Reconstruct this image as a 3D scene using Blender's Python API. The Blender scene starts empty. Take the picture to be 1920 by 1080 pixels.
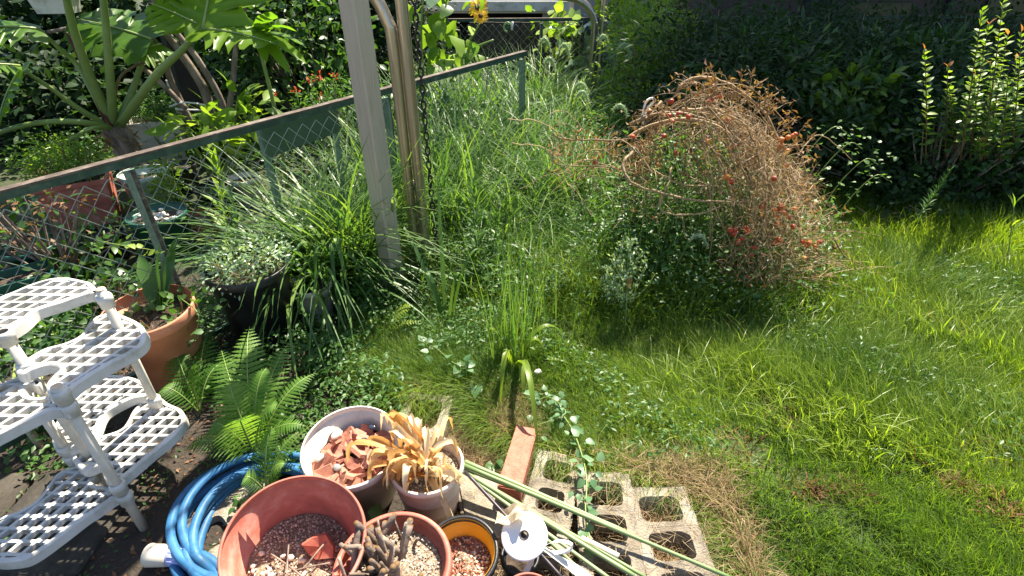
import bpy, math, random
import numpy as np
from mathutils import Vector, Matrix
C = bpy.context.scene.collection
SC = bpy.context.scene
rng = np.random.default_rng(7)
random.seed(7)
# ------------------------------------------------------------------ camera, sky, sun, exposure
F = 1000.0; CAMH = 1.75; PIT = math.atan(F/1526.0)
SP, CP = math.sin(PIT), math.cos(PIT)
cam = bpy.data.objects.new('camera', bpy.data.cameras.new('camera')); C.objects.link(cam)
cam.location = (0, 0, CAMH); cam.rotation_euler = (math.pi/2-PIT, 0, 0)
cam.data.sensor_width = 36; cam.data.lens = F/1920*36; cam.data.clip_end = 300; cam.data.clip_start = .05
SC.camera = cam
SUN_EL, SUN_AZ = math.radians(56), math.radians(24)      # azimuth: to the right of straight ahead
w = bpy.data.worlds.new('World'); SC.world = w; w.use_nodes = True
nt = w.node_tree; bg = nt.nodes['Background']
sky = nt.nodes.new('ShaderNodeTexSky'); sky.sky_type = 'NISHITA'; sky.sun_disc = False
sky.sun_elevation = SUN_EL; sky.sun_rotation = SUN_AZ
nt.links.new(sky.outputs[0], bg.inputs[0]); bg.inputs[1].default_value = .075
sl = bpy.data.lights.new('sun', 'SUN'); sl.energy = 5.0; sl.angle = math.radians(.5); sl.color = (1, .92, .76)
sun = bpy.data.objects.new('sun', sl); C.objects.link(sun)
sd = Vector((math.sin(SUN_AZ)*math.cos(SUN_EL), math.cos(SUN_AZ)*math.cos(SUN_EL), math.sin(SUN_EL)))
sun.rotation_euler = (-sd).to_track_quat('-Z', 'Y').to_euler(); sun.location = (3, 6, 12)
SC.view_settings.view_transform = 'Standard'; SC.view_settings.look = 'None'
SC.view_settings.exposure = 1.7; SC.view_settings.gamma = 1; SC.view_settings.use_curve_mapping = False
SC.cycles.max_bounces = 8; SC.cycles.transparent_max_bounces = 8

# ------------------------------------------------------------------ placing helpers
def at(px, py, h=0.0):                       # the point seen at a pixel of the photograph, at height h
    x = (px-960)/F; v = (py-540)/F
    t = (CAMH-h)/(SP+v*CP)
    return np.array([x*t, (CP-v*SP)*t, h])
def atY(px, py, Y):                          # ... at distance Y
    x = (px-960)/F; v = (py-540)/F
    t = Y/(CP-v*SP)
    return np.array([x*t, Y, CAMH-(SP+v*CP)*t])
def n2(x, y, s=1.0, k=0):
    x = x*s+k*3.1; y = y*s-k*1.7
    return (np.sin(x*1.3+1.7*np.sin(y*.9+k))+np.sin(y*1.7+1.3*np.sin(x*1.1+2))+np.sin((x+y)*2.3+np.sin(x*2.1)))/3
def sst(a, b, x):
    t = np.clip((x-a)/(b-a), 0, 1); return t*t*(3-2*t)
def lawn_mask(x, y):                         # 1 on the lawn, 0 on the bare strip with the pots and blocks
    x = np.asarray(x, float); y = np.asarray(y, float)
    e = 1.55-.43*(x+.2)+.05*n2(x, y, 5)
    a = sst(-.05, .05, y-e); b = sst(-.03, .05, x-.74-.03*n2(x, y, 6, 2)); c = sst(-.95, -.70, x+.08*n2(x, y, 3, 1)+.0*(y))
    c2 = sst(2.6, 3.2, y)
    c = c*(1-np.exp(-(((x+.275)/.16)**4+((y-1.60)/.14)**4)))
    return np.maximum(np.maximum(a, b)*c, np.maximum(a, b)*c2*.6)
def G(x, y):
    m = lawn_mask(x, y)
    return m*(.06+.018*n2(x, y, 4))+.006*n2(np.asarray(x, float), np.asarray(y, float), 9, 3)

# ------------------------------------------------------------------ mesh helpers
W = {}
def tag(o, label=None, cat=None, group=None, kind=None):
    if label: o['label'] = label
    if cat: o['category'] = cat
    if group: o['group'] = group
    if kind: o['kind'] = kind
    return o
def thing(name, label, cat, loc=(0, 0, 0), group=None):
    o = bpy.data.objects.new(name, None); C.objects.link(o); o.location = loc; o.empty_display_size = .05
    W[o] = np.array(loc, float); return tag(o, label, cat, group)
def make_mesh(name, V, Fs, mat, rnd=None, smooth=True):
    V = np.asarray(V, np.float32).reshape(-1, 3)
    me = bpy.data.meshes.new(name)
    if isinstance(Fs, np.ndarray):
        k = Fs.shape[1]; me.vertices.add(len(V)); me.vertices.foreach_set('co', V.ravel())
        me.loops.add(Fs.size); me.loops.foreach_set('vertex_index', Fs.astype(np.int32).ravel())
        me.polygons.add(len(Fs)); me.polygons.foreach_set('loop_start', np.arange(0, Fs.size, k, dtype=np.int32))
        me.update(calc_edges=True)
    else:
        me.from_pydata([tuple(map(float, v)) for v in V], [], [tuple(int(i) for i in f) for f in Fs]); me.update()
    if rnd is not None:
        a = me.attributes.new('rnd', 'FLOAT', 'POINT'); a.data.foreach_set('value', np.asarray(rnd, np.float32))
    if mat: me.materials.append(mat)
    me.polygons.foreach_set('use_smooth', np.full(len(me.polygons), bool(smooth)))
    return me
def obj(name, V, Fs, mat, parent=None, rnd=None, smooth=True, label=None, cat=None, group=None, kind=None):
    V = np.asarray(V, float).reshape(-1, 3)
    if parent is not None: off = W[parent]
    else: off = np.array([V[:, 0].mean(), V[:, 1].mean(), V[:, 2].min()])
    o = bpy.data.objects.new(name, make_mesh(name, V-off, Fs, mat, rnd, smooth)); C.objects.link(o)
    if parent is not None: o.parent = parent
    else: o.location = off
    W[o] = off
    return tag(o, label, cat, group, kind)
def inst(name, me, parent, M, kind=None):    # a piece that shares its mesh; M in world space
    o = bpy.data.objects.new(name, me); C.objects.link(o); o.parent = parent
    o.matrix_local = Matrix.Translation(Vector(-W[parent])) @ M if parent is not None else M
    if kind: o['kind'] = kind
    return o
class MB:
    def __init__(s): s.V = []; s.F = []; s.R = []; s.n = 0
    def add(s, V, Fs, r=0.5):
        V = np.asarray(V, float).reshape(-1, 3)
        s.V.append(V); s.F += [tuple(int(i)+s.n for i in f) for f in Fs]
        s.R.append(np.full(len(V), r) if np.isscalar(r) else np.asarray(r)); s.n += len(V); return s
    def build(s, name, mat, parent=None, smooth=True, **k):
        return obj(name, np.concatenate(s.V), s.F, mat, parent, np.concatenate(s.R), smooth, **k)
def box(mn, mx, R=None, c=None):
    x0, y0, z0 = mn; x1, y1, z1 = mx
    V = np.array([[x0,y0,z0],[x1,y0,z0],[x1,y1,z0],[x0,y1,z0],[x0,y0,z1],[x1,y0,z1],[x1,y1,z1],[x0,y1,z1]], float)
    if R is not None: V = V@np.array(R).T
    if c is not None: V = V+np.array(c)
    return V, [(0,3,2,1),(4,5,6,7),(0,1,5,4),(1,2,6,5),(2,3,7,6),(3,0,4,7)]
def bevbox(sx, sy, sz, b=.004, jit=0):       # bevelled box, base at 0
    import bmesh
    bm = bmesh.new(); bmesh.ops.create_cube(bm, size=1)
    for v in bm.verts: v.co = Vector((v.co.x*sx, v.co.y*sy, (v.co.z+.5)*sz))
    bmesh.ops.bevel(bm, geom=bm.edges[:], offset=b, segments=2, affect='EDGES')
    V = np.array([v.co[:] for v in bm.verts]); Fs = [[v.index for v in f.verts] for f in bm.faces]; bm.free()
    if jit: V = V+rng.normal(0, jit, V.shape)
    return V, Fs
def rotz(a): c, s = math.cos(a), math.sin(a); return np.array([[c,-s,0],[s,c,0],[0,0,1]])
def tilt(ax, ang): return np.array(Matrix.Rotation(ang, 3, Vector(ax)))
def tube(P, r, n=6, cap=True):
    P = np.asarray(P, float); m = len(P); r = np.full(m, r) if np.isscalar(r) else np.asarray(r, float)
    T = np.gradient(P, axis=0); T /= np.linalg.norm(T, axis=1)[:, None]+1e-9
    a = np.array([0, 0, 1.]) if abs(T[0, 2]) < .9 else np.array([1., 0, 0])
    N = np.cross(T[0], a); N /= np.linalg.norm(N); V = []
    for i in range(m):
        N = N-T[i]*np.dot(N, T[i]); N /= np.linalg.norm(N)+1e-9; B = np.cross(T[i], N)
        for k in range(n):
            t = 2*math.pi*k/n; V.append(P[i]+r[i]*(math.cos(t)*N+math.sin(t)*B))
    Fs = [(i*n+k, i*n+(k+1) % n, (i+1)*n+(k+1) % n, (i+1)*n+k) for i in range(m-1) for k in range(n)]
    if cap: Fs += [tuple(range(n-1, -1, -1)), tuple((m-1)*n+k for k in range(n))]
    return np.array(V), Fs
def bez(p0, p1, p2, n=8):
    t = np.linspace(0, 1, n)[:, None]; p0, p1, p2 = map(lambda q: np.asarray(q, float), (p0, p1, p2))
    return (1-t)**2*p0+2*t*(1-t)*p1+t*t*p2
def spline(P, n=6):
    P = np.asarray(P, float); Q = np.vstack([2*P[0]-P[1], P, 2*P[-1]-P[-2]]); out = []
    for i in range(1, len(Q)-2):
        for t in np.linspace(0, 1, n, endpoint=False):
            a, b, c, d = Q[i-1:i+3]
            out.append(.5*((2*b)+(-a+c)*t+(2*a-5*b+4*c-d)*t*t+(-a+3*b-3*c+d)*t**3))
    out.append(P[-1]); return np.array(out)
def lathe(prof, n=48, wob=0.0):
    V = []; ph = rng.uniform(0, 6)
    for r, z in prof:
        for k in range(n):
            a = 2*math.pi*k/n; rr = r*(1+wob*math.sin(2*a+ph)); V.append((rr*math.cos(a), rr*math.sin(a), z))
    m = len(prof)
    Fs = [(i*n+k, i*n+(k+1) % n, (i+1)*n+(k+1) % n, (i+1)*n+k) for i in range(m-1) for k in range(n)]
    return np.array(V), Fs
def blades(root, az, L, wd, th0, kap, seg=3, twist=.3, fold=False):
    """vectorised grass blades: root (n,3); th0 the lean at the base, kap the total bend (radians)"""
    n = len(root); s = np.linspace(0, 1, seg+1)
    d = np.stack([np.cos(az), np.sin(az)], 1); P = [root.copy()]; cur = root.copy()
    for i in range(seg):
        th = th0+kap*((i+.5)/seg)**1.3; st = (L/seg)
        cur = cur+np.stack([d[:, 0]*np.sin(th)*st, d[:, 1]*np.sin(th)*st, np.cos(th)*st], 1); P.append(cur)
    P = np.stack(P, 1)
    tw = az+math.pi/2+rng.uniform(-twist, twist, n)*3
    side = np.stack([np.cos(tw), np.sin(tw), np.zeros(n)], 1)[:, None, :]
    wp = np.array([.75*(1-x)**.8+.25*(1-x) if x > .3 else .7+x for x in s])/1.0; wp[-1] = .02
    hw = (wd[:, None]*wp[None, :]/2)[:, :, None]
    V = np.stack([P-side*hw, P+side*hw], 2)                   # n, seg+1, 2, 3
    V = V.reshape(n, -1, 3); k = (seg+1)*2
    q = np.array([[2*i, 2*i+1, 2*i+3, 2*i+2] for i in range(seg)])
    Fs = (np.arange(n)[:, None, None]*k+q[None]).reshape(-1, 4)
    return V.reshape(-1, 3), Fs, k
def leafT(w=.4, seg=3, fold=.25, curl=.15, p=.8, base=.0):
    V = []; 
    for i in range(seg+1):
        u = i/seg; h = w/2*(math.sin(math.pi*u**p)**.8 if 0 < u < 1 else 0)
        V += [(u, -h, fold*h-curl*u*u), (u, 0, -curl*u*u), (u, h, fold*h-curl*u*u)]
    Fs = []
    for i in range(seg):
        a = 3*i; b = a+3
        if i == 0: Fs += [(a+1, b, b+1, b+1), (a+1, b+1, b+2, b+2)]
        elif i == seg-1: Fs += [(a, b+1, a+1, a+1), (a+1, b+1, a+2, a+2)]
        else: Fs += [(a, b, b+1, a+1), (a+1, b+1, b+2, a+2)]
    return np.array(V, float), Fs
DIA = (np.array([[0,0,0],[.45,-.22,.06],[1,0,-.12],[.45,.22,.06],[.5,0,-.02]], float), [(0,1,4),(1,2,4),(4,2,3),(0,4,3)])
def tri(Fs):
    out = []
    for f in Fs:
        f = [f[i] for i in range(len(f)) if f[i] not in f[:i]]
        for i in range(1, len(f)-1): out.append((f[0], f[i], f[i+1]))
    return np.array(out)
def frames(D, N):
    X = D/(np.linalg.norm(D, axis=1)[:, None]+1e-9)
    Z = N-X*np.sum(N*X, 1)[:, None]; Z /= np.linalg.norm(Z, axis=1)[:, None]+1e-9
    return np.stack([X, np.cross(Z, X), Z], 2)               # columns
def scatter(T, P, D, N, S):
    TV, TF = T; TF = tri(TF) if not isinstance(TF, np.ndarray) else TF
    R = frames(np.asarray(D, float), np.asarray(N, float)); S = np.asarray(S, float)
    V = np.einsum('nij,kj->nki', R, TV)*S[:, None, None]+np.asarray(P)[:, None, :]
    Fs = (np.arange(len(P))[:, None, None]*len(TV)+TF[None]).reshape(-1, 3)
    return V.reshape(-1, 3), Fs, len(TV)
def sph(n):
    v = rng.normal(size=(n, 3)); return v/np.linalg.norm(v, axis=1)[:, None]

# ------------------------------------------------------------------ materials
def base_mat(name):
    m = bpy.data.materials.new(name); m.use_nodes = True; return m, m.node_tree, m.node_tree.nodes['Principled BSDF']
def ramp(nt, cols, src):
    r = nt.nodes.new('ShaderNodeValToRGB'); e = r.color_ramp.elements
    while len(e) < len(cols): e.new(.5)
    for i, c in enumerate(cols): e[i].position = i/(max(1, len(cols)-1)); e[i].color = (*c, 1)
    nt.links.new(src, r.inputs[0]); return r
def leafmat(name, cols, tr=.4, rough=.45, spec=.35, tint=(1.9, 1.9, .7)):
    m, nt, b = base_mat(name)
    a = nt.nodes.new('ShaderNodeAttribute'); a.attribute_name = 'rnd'
    tc = nt.nodes.new('ShaderNodeTexCoord'); nz = nt.nodes.new('ShaderNodeTexNoise'); nz.inputs['Scale'].default_value = 14; nz.inputs['Detail'].default_value = 3
    nt.links.new(tc.outputs['Object'], nz.inputs['Vector'])
    ad = nt.nodes.new('ShaderNodeMath'); ad.operation = 'MULTIPLY_ADD'; nt.links.new(nz.outputs[0], ad.inputs[0]); ad.inputs[1].default_value = .5
    sb = nt.nodes.new('ShaderNodeMath'); sb.operation = 'SUBTRACT'; nt.links.new(a.outputs['Fac'], sb.inputs[0]); sb.inputs[1].default_value = .25
    nt.links.new(sb.outputs[0], ad.inputs[2])
    r = ramp(nt, cols, ad.outputs[0])
    nt.links.new(r.outputs[0], b.inputs['Base Color']); b.inputs['Roughness'].default_value = rough; b.inputs['Specular IOR Level'].default_value = spec
    t = nt.nodes.new('ShaderNodeBsdfTranslucent'); hs = nt.nodes.new('ShaderNodeMix'); hs.data_type = 'RGBA'; hs.blend_type = 'MULTIPLY'
    hs.inputs[0].default_value = 1; nt.links.new(r.outputs[0], hs.inputs[6]); hs.inputs[7].default_value = (*tint, 1)
    nt.links.new(hs.outputs[2], t.inputs[0])
    mx = nt.nodes.new('ShaderNodeMixShader'); mx.inputs[0].default_value = tr
    nt.links.new(b.outputs[0], mx.inputs[1]); nt.links.new(t.outputs[0], mx.inputs[2])
    nt.links.new(mx.outputs[0], nt.nodes['Material Output'].inputs[0]); return m
def mat(name, cols, scale=8, rough=.6, metal=0, bump=0, bscale=None, spec=.4, detail=5, stretch=None, rnd=False, trans=0):
    m, nt, b = base_mat(name)
    tc = nt.nodes.new('ShaderNodeTexCoord'); mp = nt.nodes.new('ShaderNodeMapping'); nt.links.new(tc.outputs['Object'], mp.inputs[0])
    if stretch: mp.inputs['Scale'].default_value = stretch
    nz = nt.nodes.new('ShaderNodeTexNoise'); nz.inputs['Scale'].default_value = scale; nz.inputs['Detail'].default_value = detail; nz.inputs['Roughness'].default_value = .65
    nt.links.new(mp.outputs[0], nz.inputs['Vector'])
    mr = nt.nodes.new('ShaderNodeMapRange'); mr.inputs[1].default_value = .28; mr.inputs[2].default_value = .72; nt.links.new(nz.outputs[0], mr.inputs[0])
    src = mr.outputs[0]
    if rnd:
        a = nt.nodes.new('ShaderNodeAttribute'); a.attribute_name = 'rnd'
        mm = nt.nodes.new('ShaderNodeMath'); mm.operation = 'MULTIPLY_ADD'; nt.links.new(mr.outputs[0], mm.inputs[0]); mm.inputs[1].default_value = .35
        nt.links.new(a.outputs['Fac'], mm.inputs[2]); src = mm.outputs[0]
    r = ramp(nt, cols, src)
    nt.links.new(r.outputs[0], b.inputs['Base Color'])
    b.inputs['Roughness'].default_value = rough; b.inputs['Metallic'].default_value = metal; b.inputs['Specular IOR Level'].default_value = spec
    if bump:
        nb = nt.nodes.new('ShaderNodeTexNoise'); nb.inputs['Scale'].default_value = bscale or scale*3; nb.inputs['Detail'].default_value = 6
        nt.links.new(mp.outputs[0], nb.inputs['Vector'])
        bp = nt.nodes.new('ShaderNodeBump'); bp.inputs['Strength'].default_value = bump; bp.inputs['Distance'].default_value = .01
        nt.links.new(nb.outputs[0], bp.inputs['Height']); nt.links.new(bp.outputs[0], b.inputs['Normal'])
    if trans:
        t = nt.nodes.new('ShaderNodeBsdfTranslucent'); nt.links.new(r.outputs[0], t.inputs[0])
        mx = nt.nodes.new('ShaderNodeMixShader'); mx.inputs[0].default_value = trans
        nt.links.new(b.outputs[0], mx.inputs[1]); nt.links.new(t.outputs[0], mx.inputs[2]); nt.links.new(mx.outputs[0], nt.nodes['Material Output'].inputs[0])
    return m
M = dict(
 grass=leafmat('lawn_grass', [(.04,.088,.010),(.08,.155,.014),(.138,.22,.02),(.23,.28,.035)], .45, .5, .35),
 grass2=leafmat('coarse_grass', [(.09,.15,.016),(.15,.23,.025),(.23,.3,.035)], .45, .4, .4),
 sedge=leafmat('sedge_blade', [(.035,.09,.022),(.07,.15,.035),(.14,.22,.05)], .4, .42, .4),
 straw=leafmat('dry_straw', [(.22,.13,.06),(.36,.25,.13),(.5,.38,.22)], .3, .6, .3, (1.2, 1.1, .8)),
 dead=leafmat('dead_brown', [(.08,.04,.02),(.18,.09,.045),(.3,.19,.11)], .25, .7, .2),
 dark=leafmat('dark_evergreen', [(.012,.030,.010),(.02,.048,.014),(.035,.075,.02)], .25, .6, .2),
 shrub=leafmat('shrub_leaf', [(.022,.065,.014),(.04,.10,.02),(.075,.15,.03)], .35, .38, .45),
 weed=leafmat('weed_leaf', [(.035,.09,.022),(.06,.14,.03),(.11,.2,.05)], .4, .45, .4),
 fern=leafmat('fern_frond', [(.05,.13,.02),(.10,.21,.03),(.18,.30,.06)], .5, .5, .3),
 lime=leafmat('lime_leaf', [(.09,.17,.02),(.15,.25,.03),(.25,.33,.05)], .45, .45, .35),
 vine=leafmat('blue_green_leaf', [(.06,.14,.06),(.11,.21,.10),(.17,.28,.15)], .35, .4, .4),
 silver=leafmat('pale_sheen_leaf', [(.16,.25,.13),(.28,.38,.24),(.45,.54,.38)], .3, .25, .6),  # base colour lifted to imitate the glossy shine on the far vine leaves
 phil=leafmat('glossy_lobed_leaf', [(.05,.13,.012),(.10,.2,.018),(.16,.27,.025)], .5, .35, .4),
 stalk=leafmat('green_stalk', [(.11,.17,.035),(.19,.26,.065),(.3,.36,.13)], .05, .4, .45),
 redst=leafmat('dark_red_sheath', [(.06,.008,.01),(.1,.015,.015),(.15,.03,.02)], .2, .4, .4),
 redtip=leafmat('reddish_shoot', [(.2,.09,.03),(.38,.16,.06),(.5,.28,.1)], .4, .4, .4),
 yellow=leafmat('yellow_petal', [(.6,.3,.02),(.75,.45,.03),(.8,.55,.05)], .4, .5, .3),
 redfl=leafmat('red_flower', [(.4,.03,.03),(.55,.06,.05),(.6,.15,.1)], .3, .5, .3),
 dryleaf=leafmat('dried_leaf', [(.42,.18,.05),(.68,.45,.18),(.8,.7,.5)], .35, .55, .3, (1.1, 1.05, .9)),
 drystem=leafmat('dry_vine', [(.12,.07,.035),(.28,.19,.10),(.5,.36,.19)], .2, .6, .3, (1.2, 1.1, .8)),
 bark=mat('bark', [(.07,.05,.038),(.19,.14,.11),(.34,.28,.23)], 20, .85, bump=.6, stretch=(1,1,.3)),
 soil=mat('soil', [(.025,.017,.012),(.06,.042,.03),(.12,.09,.065)], 30, .95, bump=.9, bscale=90),
 gravelsoil=mat('gritty_soil', [(.1,.06,.04),(.26,.19,.13),(.5,.42,.33)], 130, .9, bump=1, bscale=150),
 pebble=mat('pebble', [(.3,.24,.18),(.55,.48,.4),(.75,.7,.62)], 20, .7, rnd=True),
 concrete=mat('concrete_block', [(.09,.07,.05),(.25,.215,.165),(.38,.35,.29)], 9, .95, bump=.8, bscale=160),
 terra=mat('terracotta_plastic', [(.26,.075,.05),(.42,.12,.08),(.56,.30,.24)], 7, .6, bump=.1, detail=9),
 terra2=mat('terracotta_orange', [(.42,.15,.08),(.55,.22,.12),(.62,.32,.2)], 5, .55, bump=.1),
 shard=mat('terracotta_shard', [(.20,.075,.05),(.38,.145,.095),(.52,.28,.2)], 15, .8, bump=.3, rnd=True),
 brick=mat('red_brick', [(.36,.11,.075),(.44,.15,.10),(.5,.2,.15)], 30, .9, bump=.5, bscale=120),
 wpot=mat('white_pot', [(.3,.25,.19),(.58,.54,.49),(.66,.63,.59)], 7, .5, bump=.1),
 bpot=mat('beige_pot', [(.52,.44,.38),(.66,.58,.52),(.72,.66,.6)], 5, .5, bump=.1),
 gpot=mat('pale_green_pot', [(.42,.5,.44),(.5,.57,.5),(.6,.65,.58)], 4, .4),
 dgpot=mat('dark_green_pot', [(.012,.06,.045),(.02,.09,.065),(.04,.13,.1)], 5, .35),
 blackp=mat('black_plastic', [(.008,.008,.01),(.016,.016,.018),(.04,.04,.045)], 8, .4),
 ypot=mat('yellow_pot', [(.75,.33,.01),(.85,.42,.02),(.9,.5,.05)], 4, .4),
 plastic=mat('white_plastic', [(.3,.29,.23),(.55,.53,.49),(.64,.62,.59)], 9, .45, spec=.4, bump=.1, detail=9),
 polep=mat('weathered_white_tube', [(.5,.43,.34),(.62,.56,.47),(.7,.65,.58)], 9, .5, bump=.1),
 cap=mat('stained_cap', [(.5,.3,.17),(.66,.5,.36),(.75,.66,.56)], 30, .7),
 hose=mat('blue_hose', [(.02,.06,.12),(.03,.13,.28),(.07,.2,.38)], 9, .5, spec=.3, bump=.1),
 lav=mat('lavender_plastic', [(.32,.36,.68),(.38,.42,.75)], 6, .35), cream=mat('cream_plastic', [(.58,.52,.42),(.7,.64,.55)], 6, .4),
 alu=mat('champagne_aluminium', [(.36,.30,.22),(.46,.40,.32),(.52,.46,.37)], 6, .45, metal=.35, stretch=(30,30,1), bump=.05),
 steel=mat('bronze_steel', [(.30,.26,.19),(.42,.37,.29),(.5,.45,.37)], 5, .3, metal=.85, stretch=(6,6,.4)),
 chain=mat('black_chain', [(.01,.01,.01),(.03,.028,.026),(.07,.06,.05)], 60, .45, metal=.5),
 rail=mat('green_painted_steel', [(.015,.035,.024),(.03,.07,.045),(.08,.12,.085)], 16, .6, bump=.2),
 rust=mat('rusty_edge', [(.04,.03,.022),(.09,.065,.05),(.2,.17,.14)], 14, .8, bump=.4, stretch=(1,1,3)),
 post=mat('pale_green_steel', [(.09,.14,.10),(.14,.21,.15),(.2,.27,.19)], 10, .55, bump=.1),
 wire=mat('galvanised_wire', [(.1,.14,.12),(.26,.32,.29),(.42,.46,.43)], 10, .4, metal=.4),
 pvcg=mat('green_panel', [(.04,.08,.04),(.06,.11,.06),(.09,.14,.08)], 3, .6),
 stake=leafmat('green_stake', [(.09,.15,.05),(.16,.23,.09),(.26,.33,.16)], .02, .45, .4),
 rod=mat('dark_rod', [(.03,.025,.03),(.06,.05,.06)], 20, .4, metal=.3),
 white=mat('white_sheet', [(.78,.78,.78),(.86,.86,.86)], 3, .4, trans=.15), ribbon=mat('ribbon', [(.7,.7,.7),(.85,.85,.85)], 10, .3, trans=.3),
 paper=mat('ochre_paper', [(.6,.42,.22),(.75,.6,.4),(.82,.74,.6)], 14, .8, trans=.2),
 tom=mat('tomato_skin', [(.38,.015,.012),(.5,.05,.015),(.6,.15,.02),(.62,.26,.04)], 3, .38, spec=.5, rnd=True),
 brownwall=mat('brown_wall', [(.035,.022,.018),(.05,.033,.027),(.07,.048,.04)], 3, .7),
 creamwall=mat('cream_wall', [(.5,.45,.37),(.56,.51,.43),(.6,.56,.48)], 2, .85, bump=.1),
 slate=mat('slate_roof', [(.06,.075,.09),(.1,.12,.14)], 6, .6), dwood=mat('dark_post', [(.008,.008,.012),(.02,.018,.02)], 9, .6),
 glass=mat('dark_glass', [(.02,.02,.025),(.03,.03,.035)], 2, .1, spec=.8),
 stone=mat('grey_stone', [(.05,.05,.06),(.2,.19,.19),(.45,.43,.42)], 22, .8, bump=.4, rnd=True), slatep=mat('blue_glaze', [(.01,.012,.02),(.05,.06,.09)], 40, .15),
 slab=mat('paving_slab', [(.03,.024,.018),(.05,.042,.033),(.08,.068,.055)], 14, .95, bump=.6, bscale=60),  # shade around the plant stand is put into these dark slab tones
)
def groundmat():
    m, nt, b = base_mat('ground_soil_and_moss')
    tc = nt.nodes.new('ShaderNodeTexCoord')
    a = nt.nodes.new('ShaderNodeAttribute'); a.attribute_name = 'rnd'
    nz = nt.nodes.new('ShaderNodeTexNoise'); nz.inputs['Scale'].default_value = 9; nz.inputs['Detail'].default_value = 9; nt.links.new(tc.outputs['Object'], nz.inputs['Vector'])
    r1 = ramp(nt, [(.018,.013,.010),(.038,.028,.02),(.075,.055,.04)], nz.outputs[0]); r2 = ramp(nt, [(.02,.03,.008),(.04,.065,.014),(.07,.09,.025)], nz.outputs[0])
    mx = nt.nodes.new('ShaderNodeMix'); mx.data_type = 'RGBA'; nt.links.new(a.outputs['Fac'], mx.inputs[0]); nt.links.new(r1.outputs[0], mx.inputs[6]); nt.links.new(r2.outputs[0], mx.inputs[7])
    nt.links.new(mx.outputs[2], b.inputs['Base Color']); b.inputs['Roughness'].default_value = .95
    nb = nt.nodes.new('ShaderNodeTexNoise'); nb.inputs['Scale'].default_value = 60; nb.inputs['Detail'].default_value = 8; nt.links.new(tc.outputs['Object'], nb.inputs['Vector'])
    bp = nt.nodes.new('ShaderNodeBump'); bp.inputs['Strength'].default_value = .9; bp.inputs['Distance'].default_value = .02
    nt.links.new(nb.outputs[0], bp.inputs['Height']); nt.links.new(bp.outputs[0], b.inputs['Normal']); return m
# ================================================================== SETTING
def ground():
    xs = np.concatenate([np.linspace(-60, -5, 12), np.linspace(-4.8, -1.3, 30), np.linspace(-1.2, 2.0, 110), np.linspace(2.1, 6, 36), np.linspace(7, 60, 12)])
    ys = np.concatenate([np.linspace(-20, 0, 6), np.linspace(.2, .8, 6), np.linspace(.85, 2.2, 60), np.linspace(2.25, 6, 50), np.linspace(6.5, 90, 16)])
    X, Y = np.meshgrid(xs, ys); Z = G(X, Y); V = np.stack([X, Y, Z], 2).reshape(-1, 3)
    nx, ny = len(xs), len(ys); i, j = np.meshgrid(np.arange(nx-1), np.arange(ny-1)); a = (j*nx+i).ravel()
    Fs = np.stack([a, a+1, a+nx+1, a+nx], 1)
    o = obj('ground', V, Fs, groundmat(), rnd=lawn_mask(X, Y).ravel(), kind='structure'); return o
ground()
# paving slab under the shelf stand, its joint recessed
t = thing('paving', None, None, (0, 0, 0)); t['kind'] = 'structure'
for i, (x, y) in enumerate([(-1.62, .72), (-1.62, 1.14), (-2.04, .72), (-2.04, 1.14), (-1.2, .72)]):
    V, Fs = bevbox(.40, .40, .03, .005, .0006); V = V@rotz(.02*math.sin(i*3)).T+[x, y, -.012+.003*math.sin(i*2)]
    obj('slab', V, Fs, M['slab'], t)

# ---- buildings beyond the far fence
def building(name, label, parts):
    t = thing(name, label, 'building', parts[0][2][0])
    for nm, mt, (mn, mx) in parts:
        V, Fs = box(mn, mx); obj(nm, V, Fs, M[mt], t, smooth=False)
    return t
bx0 = 3.0
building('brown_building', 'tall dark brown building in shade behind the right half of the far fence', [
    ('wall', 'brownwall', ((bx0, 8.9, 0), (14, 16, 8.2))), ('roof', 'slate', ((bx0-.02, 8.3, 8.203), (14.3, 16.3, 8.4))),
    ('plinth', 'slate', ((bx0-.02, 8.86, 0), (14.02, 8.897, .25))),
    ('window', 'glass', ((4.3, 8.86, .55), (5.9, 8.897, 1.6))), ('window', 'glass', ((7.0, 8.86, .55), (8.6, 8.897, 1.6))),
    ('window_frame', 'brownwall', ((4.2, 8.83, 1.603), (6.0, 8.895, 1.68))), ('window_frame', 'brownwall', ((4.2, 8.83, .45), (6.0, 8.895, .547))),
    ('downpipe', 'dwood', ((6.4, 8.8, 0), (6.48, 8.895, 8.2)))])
building('cream_house', 'cream rendered house wall between the low shed and the brown building', [
    ('wall', 'creamwall', ((1.3, 12.6, 0), (6.5, 18, 3.0))), ('roof', 'slate', ((1.1, 12.4, 3.003), (6.7, 18.2, 3.15))), ('plinth', 'slate', ((1.28, 12.56, 0), (6.52, 12.597, .3)))])
building('left_house', 'pale house wall glimpsed between the bushes at the left rear', [
    ('wall', 'creamwall', ((-9, 9.6, 0), (-1.6, 15, 2.6))), ('roof', 'slate', ((-9.2, 9.3, 2.603), (-1.4, 15.2, 2.75))), ('ledge', 'plastic', ((-9.02, 9.5, .95), (-1.58, 9.597, 1.02))),
    ('window', 'glass', ((-3.4, 9.56, .3), (-2.2, 9.597, .93)))])
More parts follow.
